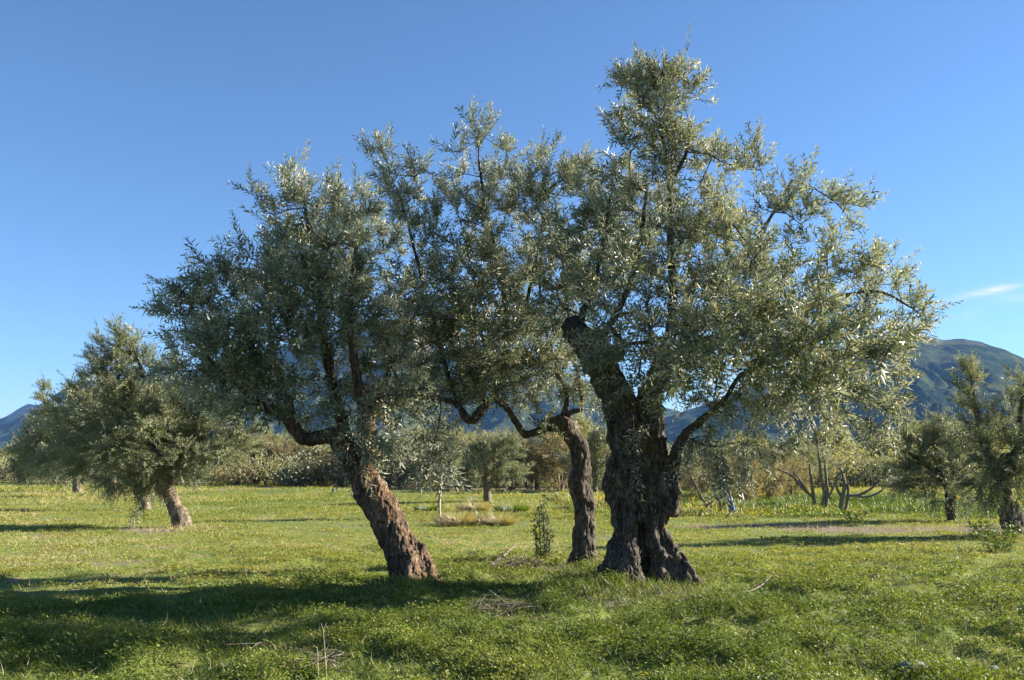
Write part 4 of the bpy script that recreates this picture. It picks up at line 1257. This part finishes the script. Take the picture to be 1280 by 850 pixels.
# ------------------------------------------------------------------ the far groves: beyond counting
def far_grove():
    rg = np.random.default_rng(8)
    a = Acc()
    n = 2600
    Y = 70 * np.exp(rg.uniform(0, 1, n) ** 1.5 * math.log(13))
    X = rg.uniform(-.75, .75, n) * Y
    ok = Y > 70 + np.clip(-X - 18, 0, 60) * .55
    X, Y = X[ok], Y[ok]; n = len(X)
    fm = np.where(rg.uniform(0, 1, n) < np.where(Y < 130, .5, .15), 2, np.where(rg.uniform(0, 1, n) < .65, 3, 0))
    for i in range(n):
        h = rg.uniform(2.0, 4.4) * (1.0 if X[i] > -10 else .8)
        w = h * rg.uniform(.8, 1.3)
        m = int(420 if Y[i] < 120 else (200 if Y[i] < 200 else 60))
        s = .115 if Y[i] < 120 else .18 * (1 if Y[i] < 220 else 1.8)
        u = nrm(rg.normal(0, 1, (m, 3))) * (rg.uniform(0, 1, m) ** .4)[:, None]
        lob = rg.normal(0, .25, (5, 3)); kk = rg.integers(0, 5, m)
        p = np.array([X[i], Y[i], h * .46]) + (u * .75 + lob[kk]) * np.array([w * .62, w * .62, h * .48])
        p[:, 2] = np.maximum(p[:, 2], .15)
        L = s * rg.uniform(1.2, 2.6, m)
        leaves(a, p, rg.normal(0, 1, (m, 3)) + np.array([0, 0, .5]), rg.normal(0, 1, (m, 3)), L, L * .5, mat=fm[i], tint=np.clip(rg.normal(.5, .2) + rg.normal(0, .2, m), 0, 1))
        prisms(a, [[X[i], Y[i], -.2]], [[X[i] + rg.normal(0, .2), Y[i], h * .6]], [.08], [.04], 5, 1)
    tag(link("far_grove", a.mesh("far_grove", [MAT['olive_leaf_far'], MAT['bark_far'], MAT['dry_leaf'], MAT['grey_leaf']])), "mass of distant olive groves filling the plain below the mountains", "grove", kind='stuff')
far_grove()

# ------------------------------------------------------------------ field grass and weeds (nobody could count them)
def blade_field():
    rg = np.random.default_rng(77)
    a = Acc()
    def spots(n, r0, r1, amax):
        r = r0 * np.exp(rg.uniform(0, 1, n) * math.log(r1 / r0))
        an = rg.uniform(-amax, amax, n)
        return r * np.sin(an), r * np.cos(an), r
    # soft broad-leaved weeds
    x, y, r = spots(95000, 4.6, 34, R(41))
    lu = lush(x, y); cl = clump(x, y); so = soil(x, y)
    dens = np.clip(-.12 + lu * .62 + cl * 1.6, .02, 1) * np.clip(1.15 - so * 1.8, 0, 1)
    k = rg.uniform(0, 1, len(x)) < dens
    x, y, r, lu, cl = x[k], y[k], r[k], lu[k], cl[k]
    sc = np.maximum(1, (r / 10) ** .7)
    nb = 7
    ix = np.repeat(np.arange(len(x)), nb)
    M = len(ix)
    hz = (.015 + .13 * lu * np.clip(.30 + 1.6 * cl, .04, 1.3)) * sc
    an = rg.uniform(0, 2 * math.pi, M)
    rad = rg.uniform(.0, .055, M) * sc[ix]
    px = x[ix] + np.cos(an) * rad; py = y[ix] + np.sin(an) * rad
    pz = hgt(px, py) + hz[ix] * rg.uniform(.05, 1.0, M)
    ax = np.stack([np.cos(an), np.sin(an), rg.uniform(-.1, 1.1, M)], -1)
    no = np.stack([-np.cos(an) * .5, -np.sin(an) * .5, np.ones(M)], -1) + rg.normal(0, .35, (M, 3))
    L = rg.uniform(.018, .042, M) * sc[ix]
    base_t = .28 + .32 * (1 - lu) + fbm(xy0(x, y, .55), 3, 31) * .36
    tint = np.clip(base_t[ix] + rg.normal(0, .13, M), 0, .93)
    leaves(a, np.stack([px, py, pz], -1), ax, no, L, L * rg.uniform(.4, .75, M), tint, mid=.55)
    # grass blades
    x, y, r = spots(150000, 4.6, 85, R(41))
    lu = lush(x, y); cl = clump(x, y); so = soil(x, y)
    bare = np.clip(fbm(xy0(x, y, .45), 3, 36) * 3.0 - .10 + .35 * fbm(xy0(x, y, .12), 2, 37), 0, 1) * np.clip(1.1 - lu, 0, 1)
    dens = np.clip(.55 + cl * .5, .12, 1) * np.clip(1.1 - so * 1.5, .02, 1) * (1 - .9 * bare)
    k = rg.uniform(0, 1, len(x)) < dens
    x, y, r, lu, cl = x[k], y[k], r[k], lu[k], cl[k]
    sc = np.maximum(1, (r / 9) ** .8)
    nb = 5
    ix = np.repeat(np.arange(len(x)), nb)
    M = len(ix)
    an = rg.uniform(0, 2 * math.pi, M)
    rad = rg.uniform(0, .05, M) * sc[ix]
    px = x[ix] + np.cos(an) * rad; py = y[ix] + np.sin(an) * rad
    pz = hgt(px, py) - .004
    ax = np.stack([np.cos(an) * rg.uniform(.15, 1.1, M), np.sin(an) * rg.uniform(.15, 1.1, M), np.ones(M)], -1)
    no = np.stack([np.cos(an + 1.57), np.sin(an + 1.57), rg.uniform(0, .5, M)], -1) + rg.normal(0, .4, (M, 3))
    ft = sum(np.exp(-((x - a_) ** 2 + (y - b_) ** 2) / (.7 * c_ * c_)) for a_, b_, c_ in FEET)
    L = rg.uniform(.025, .062, M) * (1 + 1.1 * ft[ix]) * (.62 + .75 * lu[ix]) * np.sqrt(sc[ix]) * np.maximum(1, sc[ix] * .55)
    base_t = .30 + .34 * (1 - lu) + fbm(xy0(x, y, .42), 3, 32) * .38 + fbm(xy0(x, y, .11), 2, 35) * .30 + .02 * np.clip((r - 13) / 8, 0, 1)
    tint = np.clip(base_t[ix] + rg.normal(0, .15, M), 0, 1)
    leaves(a, np.stack([px, py, pz], -1), ax, no, L, (.006 + .002 * rg.uniform(0, 1, M)) * sc[ix] * 1.25, tint, mid=.35, droop=.2)
    tag(link("field_grass", a.mesh("field_grass", [MAT['grass']])), "short green field grass and weeds with drier patches", "grass", kind='stuff')
    # dry straw scattered thinly
    b = Acc()
    x, y, r = spots(22000, 5, 60, R(41))
    k = rg.uniform(0, 1, len(x)) < np.clip(.45 + fbm(xy0(x, y, .3), 3, 44) * 1.6, .08, 1)
    x, y = x[k], y[k]
    fx = np.concatenate([a_ + rg.normal(0, c_ * .55, 500) for a_, b_, c_ in FEET]); fy = np.concatenate([b_ + rg.normal(0, c_ * .5, 500) for a_, b_, c_ in FEET])
    sx_ = rg.uniform(4, 17, 9000); sy_ = rg.uniform(18, 28, 9000); ks = soil(sx_, sy_) > .5
    x = np.concatenate([x, fx, sx_[ks]]); y = np.concatenate([y, fy, sy_[ks]]); r = np.hypot(x, y)
    M = len(x)
    sc = np.maximum(1, (r / 9) ** .7)
    an = rg.uniform(0, 6.28, M)
    ax = np.stack([np.cos(an), np.sin(an), rg.uniform(.05, 1.6, M)], -1)
    leaves(b, np.stack([x, y, hgt(x, y) + .01], -1), ax, rg.normal(0, 1, (M, 3)), rg.uniform(.05, .16, M) * np.sqrt(sc), .005 * sc, rg.uniform(0, 1, M), mid=.3, droop=.3)
    tag(link("dry_grass", b.mesh("dry_grass", [MAT['straw']])), "scattered dry straw stems lying in the green turf", "dry grass", kind='stuff')
    # yellow flowers, mostly on the right
    f = Acc()
    x, y, r = spots(26000, 5.5, 40, R(40))
    w = np.clip((x - .06 * y) / (y * .28), 0, 1) * np.clip(.12 + fbm(xy0(x, y, .35), 3, 52) * 1.3 + .8 * np.exp(-((y - 20) / 5.0) ** 2), 0, 1) + .012
    k = rg.uniform(0, 1, len(x)) < w * .55 * np.clip(1 - soil(x, y), 0, 1)
    x, y, r = x[k], y[k], r[k]
    n = len(x)
    sc = np.maximum(1, (r / 11) ** .6)
    z = hgt(x, y) + rg.uniform(.05, .13, n) * np.sqrt(sc)
    c = np.stack([x, y, z], -1)
    up = np.stack([rg.normal(0, .4, n), rg.normal(-.2, .4, n), np.ones(n)], -1)
    for kk in range(4):
        an = rg.uniform(0, 1, n) * .4 + kk * math.pi / 2
        leaves(f, c, np.stack([np.cos(an), np.sin(an), .25 * np.ones(n)], -1), up, .012 * sc, .010 * sc, rg.uniform(0, 1, n), mid=.6)
    tag(link("yellow_wildflowers", f.mesh("yellow_wildflowers", [MAT['yellow']])), "tiny yellow wildflowers dotted through the grass, thickest on the right", "flowers", kind='stuff')
blade_field()

# ------------------------------------------------------------------ tall green crop behind the bare strip, with yellow heads
def tall_crop():
    rg = np.random.default_rng(91)
    a = Acc()
    n = 34000
    y = rg.uniform(27.5, 47, n); x = rg.uniform(2.2, 27, n)
    edge = 29.4 - (x - 8) * .26 + fbm(xy0(x, y, .25), 2, 71) * 1.2
    k = (y > edge) & (rg.uniform(0, 1, n) < np.clip(.75 + fbm(xy0(x, y, .5), 3, 72) * .9, 0, 1))
    x, y = x[k], y[k]
    nb = 5
    ix = np.repeat(np.arange(len(x)), nb); M = len(ix)
    px = x[ix] + rg.normal(0, .10, M); py = y[ix] + rg.normal(0, .10, M)
    an = rg.uniform(0, 6.28, M)
    hh = (.27 + .24 * fbm(xy0(x, y, .5), 3, 72)) * np.clip((y - 26) / 6, .6, 1.2)
    z = hgt(px, py) + rg.uniform(0, .35, M) * hh[ix]
    le = rg.uniform(.1, .9, M)
    leaves(a, np.stack([px, py, z], -1), np.stack([np.cos(an) * le, np.sin(an) * le, np.ones(M)], -1), rg.normal(0, 1, (M, 3)),
           hh[ix] * rg.uniform(.45, .9, M), rg.uniform(.016, .034, M), np.clip(.42 + .5 * np.clip((9.5 - px) / 3, 0, 1) + .18 * fbm(xy0(px, py, .8), 2, 75) + fbm(xy0(x, y, .35), 3, 73)[ix] * .4 + rg.normal(0, .16, M), 0, 1), mid=.4, droop=.25)
    tag(link("tall_grass", a.mesh("tall_grass", [MAT['crop']])), "band of tall green weeds growing behind the bare soil strip on the right", "tall grass", kind='stuff')
    f = Acc()
    k = rg.uniform(0, 1, len(x)) < np.clip(-.02 + fbm(xy0(x, y, .3), 2, 74) * .45, .0, .14)
    x, y, hh = x[k], y[k], hh[k]
    c = np.stack([x, y, hgt(x, y) + hh * rg.uniform(.7, 1.15, len(x))], -1)
    for kk in range(4):
        leaves(f, c + rg.normal(0, .05, c.shape), rg.normal(0, 1, c.shape), rg.normal(0, 1, c.shape), np.full(len(c), .06), np.full(len(c), .045), rg.uniform(0, 1, len(c)), mid=.5)
    tag(link("yellow_blossom", f.mesh("yellow_blossom", [MAT['yellow']])), "yellow blossom scattered over the tall green weeds", "flowers", kind='stuff')
tall_crop()

# ------------------------------------------------------------------ single small things near the trees
def tussock(px, py, w, h, label, seed, mat='straw', n=700, cat="grass tussock", name="grass_tussock", group="straw tussocks beside the sapling"):
    rg = np.random.default_rng(seed)
    g = ground(px, py)
    a = Acc()
    an = rg.uniform(0, 6.28, n); q = w * .5 * np.sqrt(rg.uniform(0, 1, n))
    x, y = np.cos(an) * q, np.sin(an) * q * .7
    le = q / (w * .5) * .9 + rg.uniform(0, .35, n)
    L = h * rg.uniform(.55, 1.1, n) * (1.05 - .35 * q / (w * .5))
    p = np.stack([x, y, np.zeros(n) - .02], -1)
    leaves(a, p, np.stack([np.cos(an) * le, np.sin(an) * le, np.ones(n)], -1), np.stack([-np.sin(an), np.cos(an), .2 + 0 * an], -1), L, np.full(n, .014), rg.uniform(0, 1, n) * (.9 if mat == 'straw' else .75), mid=.35, droop=.3)
    o = link(name, a.mesh(name, [MAT[mat]]), loc=[float(v) for v in g])
    tag(o, label, cat, group)
    return o
tussock(572, 655, 1.05, .62, "wide straw-coloured tussock just right of the pale sapling stem", 1)
tussock(622, 655, .85, .55, "straw tussock farther right of the sapling, in front of the forked olive", 2)
tussock(592, 640, .9, .6, "straw tussock standing behind the two front ones", 3)
tussock(640, 640, 1.0, .5, "low green grass tuft behind the right straw tussock", 4, mat='crop')
tussock(535, 640, .8, .45, "small green grass tuft left of the sapling stem", 6, mat='crop')

def weed_clump(px, py, w, h, label, seed, group="dark leafy weed clumps", mat='crop', n=240):
    rg = np.random.default_rng(seed)
    g = ground(px, py)
    root = empty("weed_clump", g, label, "weed", group)
    s, a = Acc(), Acc()
    ns = max(10, n // 16)
    an = rg.uniform(0, 6.28, ns); q = w * .5 * np.sqrt(rg.uniform(0, 1, ns))
    b = np.stack([np.cos(an) * q * .5, np.sin(an) * q * .5, np.full(ns, -.03)], -1)
    t = np.stack([np.cos(an) * q * 1.1, np.sin(an) * q * 1.1, h * rg.uniform(.6, 1.05, ns)], -1)
    prisms(s, b, t, np.full(ns, .004), np.full(ns, .002), 4)
    link("stem", s.mesh("stem", [MAT['crop']]), root)
    k = rg.integers(0, ns, n)
    f = rg.uniform(.1, 1, n)[:, None]
    p = b[k] * (1 - f) + t[k] * f
    leaves(a, p, np.concatenate([rg.normal(0, 1, (n, 2)), rg.uniform(-.1, 1, (n, 1))], 1), np.concatenate([rg.normal(0, .5, (n, 2)), np.ones((n, 1))], 1), rg.uniform(.06, .13, n), rg.uniform(.02, .045, n), np.clip(rg.normal(.3, .18, n), 0, .9))
    link("foliage", a.mesh("foliage", [MAT[mat]]), root)
weed_clump(1247, 690, .9, .55, "leafy green weed clump at the foot of the dark leaning olive on the right edge", 5, n=420)
weed_clump(1228, 676, .6, .4, "smaller leafy weed clump left of the one at the right-hand olive's foot", 6, n=240)
weed_clump(1068, 652, .8, .35, "low weed clump below the wide pruned tree", 7, n=260)

def sucker():
    g = ground(678, 700)
    d = depth_of_row(700)
    rg = np.random.default_rng(14)
    root = empty("sucker_shoots", g, "upright leafy sucker shoots left of the thin dark trunk", "sucker")
    LP, LR = [], []
    for k, (x0, x1, yt) in enumerate([(676, 674, 635), (681, 686, 650), (672, 668, 655), (679, 680, 620), (686, 690, 668)]):
        p, r = px_path([(x0, 702, 1), ((x0 + x1) / 2 + (k % 2), 675, .8), (x1, yt, .5)], d + rg.uniform(-.1, .1))
        pp, rr = smooth_path(p, r, .06)
        a = Acc()
        tube(a, pp, rr, 6)
        link("stem", a.mesh("stem", [MAT['bark_grey']], smooth=True, origin=g), root)
        LP.append(pp); LR.append(rr)
    a = Acc()
    P = np.concatenate([p[2:] for p in LP])
    n = 640
    k = rg.integers(0, len(P), n)
    leaves(a, P[k] + rg.normal(0, .035, (n, 3)), rg.normal(0, 1, (n, 3)) + np.array([0, 0, .6]), rg.normal(0, .7, (n, 3)) + np.array([0, 0, .5]), rg.uniform(.05, .095, n), rg.uniform(.018, .03, n), rg.beta(2, 3, n))
    link("foliage", a.mesh("foliage", [MAT['dark_leaf']], origin=g), root)
sucker()

def brush(name, px, py, w, h, n, label, seed, cat, L=(.25, .7), r=.006, mat='dead_wood', flat=.35):
    rg = np.random.default_rng(seed)
    g = ground(px, py)
    a = Acc()
    for k in range(n):
        an = rg.uniform(0, 6.28); q = w * .5 * math.sqrt(rg.uniform(0, 1))
        c = np.array([math.cos(an) * q, math.sin(an) * q * .6, h * rg.uniform(.0, .8)])
        d = nrm(np.array([rg.normal(0, 1), rg.normal(0, .8), rg.normal(0, flat)]))
        l = rg.uniform(*L)
        p0, p1 = c - d * l * .5, c + d * l * .5
        for p in (p0, p1):
            p[2] = max(p[2], .0)
        m = (p0 + p1) / 2 + rg.normal(0, .06, 3) * l
        m[2] = max(m[2], .01)
        rr = r * rg.uniform(.4, 1.1)
        pp, r2 = smooth_path([p0, m, p1], [rr, rr * .8, rr * .35], .08)
        tube(a, pp, r2, 5, seed=k)
        if rg.uniform() < .7:
            e = m + nrm(d + rg.normal(0, .6, 3)) * l * .35
            e[2] = max(e[2], .01)
            prisms(a, [m], [e], [rr * .6], [rr * .25], 4)
    o = link(name, a.mesh(name, [MAT[mat]], smooth=True), loc=[float(v) for v in g])
    tag(o, label, cat)
brush("brush_pile", 640, 712, .95, .20, 75, "tangled pile of dead brush at the foot of the sucker shoots", 1, "brush pile", mat='bark_grey')
brush("brush_pile", 700, 712, .55, .12, 30, "small heap of pale twigs against the left side of the thin dark trunk", 9, "brush pile", L=(.15, .4))
brush("twig_pile", 622, 765, .75, .16, 60, "loose pile of brown prunings on the shaded grass between the two big trees", 2, "twig pile", L=(.2, .6), r=.005)
brush("twig_pile", 388, 842, .50, .12, 34, "scatter of pale dead twigs at the bottom edge of the view", 3, "twig pile", L=(.18, .5), r=.005)

def stick(name, pts, label, cat, mat='dead_wood', twigs=0, seed=0):
    rg = np.random.default_rng(seed)
    P, r = [], []
    for px, py, hw, lift in pts:
        g = ground(px, py)
        P.append(g + np.array([0, 0, lift])); r.append(hw * m_per_px(np.hypot(g[0], g[1])))
    P = np.array(P); org = P[0].copy()
    pp, rr = smooth_path(P, r, .05)
    a = Acc()
    tube(a, pp, rr, 7, wob=.15, seed=seed)
    for k in range(twigs):
        i = rg.integers(1, len(pp) - 1)
        e = pp[i] + nrm(rg.normal(0, 1, 3) * np.array([1, 1, .4]) + np.array([0, 0, .35])) * rg.uniform(.1, .35)
        prisms(a, [pp[i]], [e], [rr[i] * .6], [rr[i] * .2], 4)
    tag(link(name, a.mesh(name, [MAT[mat]], smooth=True, origin=org), loc=[float(v) for v in org]), label, cat)
stick("fallen_branch", [(611, 709, 1.6, .03), (625, 702, 1.5, .10), (642, 694, 1.2, .17)], "straight pale stick resting on the brush pile", "stick")
stick("fallen_branch", [(845, 749, 1.2, .02), (880, 747, 1.3, .05), (915, 743, 1.2, .06), (950, 734, 1, .10), (968, 728, .6, .14)], "long thin dead branch lying right of the thick trunk", "branch", twigs=8, seed=4)
stick("fallen_branch", [(722, 747, 1.6, .02), (735, 740, 2, .05), (746, 735, 2, .03)], "short pale stick at the left foot of the thick trunk", "stick")
stick("fallen_branch", [(300, 822, .7, .03), (322, 812, .8, .06), (340, 808, .7, .05)], "thin grey twig in the shaded grass at bottom left", "twig", twigs=2, seed=8)

def dry_stalk(px, py, h_px, lean, label, seed, n_side=4, group="dry upright stalks", cat="dry stalk"):
    rg = np.random.default_rng(seed)
    g = ground(px, py)
    d = depth_of_row(py)
    m = m_per_px(d)
    a = Acc()
    h = h_px * m
    p = np.array([[0, 0, -.03], [lean * h * .3, 0, h * .4], [lean * h, .03, h]])
    pp, rr = smooth_path(p, [.004, .0035, .002], .05)
    tube(a, pp, rr, 5)
    for k in range(n_side):
        i = rg.integers(len(pp) // 3, len(pp))
        e = pp[i] + nrm(np.array([rg.normal(0, 1), rg.normal(0, 1), rg.uniform(.4, 1.6)])) * h * rg.uniform(.08, .25)
        prisms(a, [pp[i]], [e], [.002], [.001], 4)
    tag(link("dry_stalk", a.mesh("dry_stalk", [MAT['straw_bark']], smooth=True), loc=[float(v) for v in g]), label, cat, group)
dry_stalk(408, 850, 54, -.12, "tall dry stalk rising from the pale dead twigs at the bottom edge", 1, 7)
dry_stalk(398, 852, 34, -.1, "shorter dry stalk left of the tall one at the bottom edge", 2, 4)
dry_stalk(1199, 692, 58, .1, "dry reddish stalk before the low dark olive, the left one of a pair", 3, 9)
dry_stalk(1206, 694, 66, .12, "taller dry stalk before the low dark olive, the right one of a pair", 4, 10)
dry_stalk(1203, 786, 26, .45, "dry stick poking out of the grass at right, leaning to the right", 5, 1)
dry_stalk(800, 735, 62, -.05, "dry weed stalk growing in the cleft of the thick trunk", 6, 6)
dry_stalk(783, 742, 40, .1, "short dry weed stalk against the lit root of the thick trunk", 7, 6)
dry_stalk(838, 722, 34, .05, "dry weed stalk at the right root of the thick trunk", 8, 4)
dry_stalk(250, 750, 20, .1, "dry stalk in the shaded grass at left", 9, 3)

def stone(px, py, s, label, seed):
    g = ground(px, py)
    rg = np.random.default_rng(seed)
    bm_v = nrm(rg.normal(0, 1, (1, 3)))
    import bmesh
    bm = bmesh.new()
    bmesh.ops.create_icosphere(bm, subdivisions=3, radius=1.0)
    me = bpy.data.meshes.new("stone")
    bm.to_mesh(me); bm.free()
    n = len(me.vertices)
    co = np.empty(n * 3, np.float32); me.vertices.foreach_get("co", co); co = co.reshape(-1, 3)
    co = co * (1 + .35 * fbm(co * 1.3 + seed, 3, seed))[:, None] * np.array([s, s * .8, s * .5])
    co = np.round(co / (s * .12)) * (s * .12) * .35 + co * .65
    me.vertices.foreach_set("co", co.astype(np.float32).ravel())
    me.materials.append(MAT['stone'])
    me.update()
    tag(link("stone", me, loc=[float(g[0]), float(g[1]), float(g[2] + s * .25)]), label, "stone", "loose stones in the grass")
stone(1143, 846, .10, "grey stone half sunk in the weeds at the bottom right edge", 3)
stone(963, 736, .045, "white chip of stone beside the long dead branch", 4)
stone(452, 656, .05, "white pebble on the turf left of the leaning trunk", 5)
stone(1240, 826, .05, "pale stone in the weeds near the bottom right corner", 6)
stone(205, 764, .05, "pale stone in the shaded grass at left", 7)
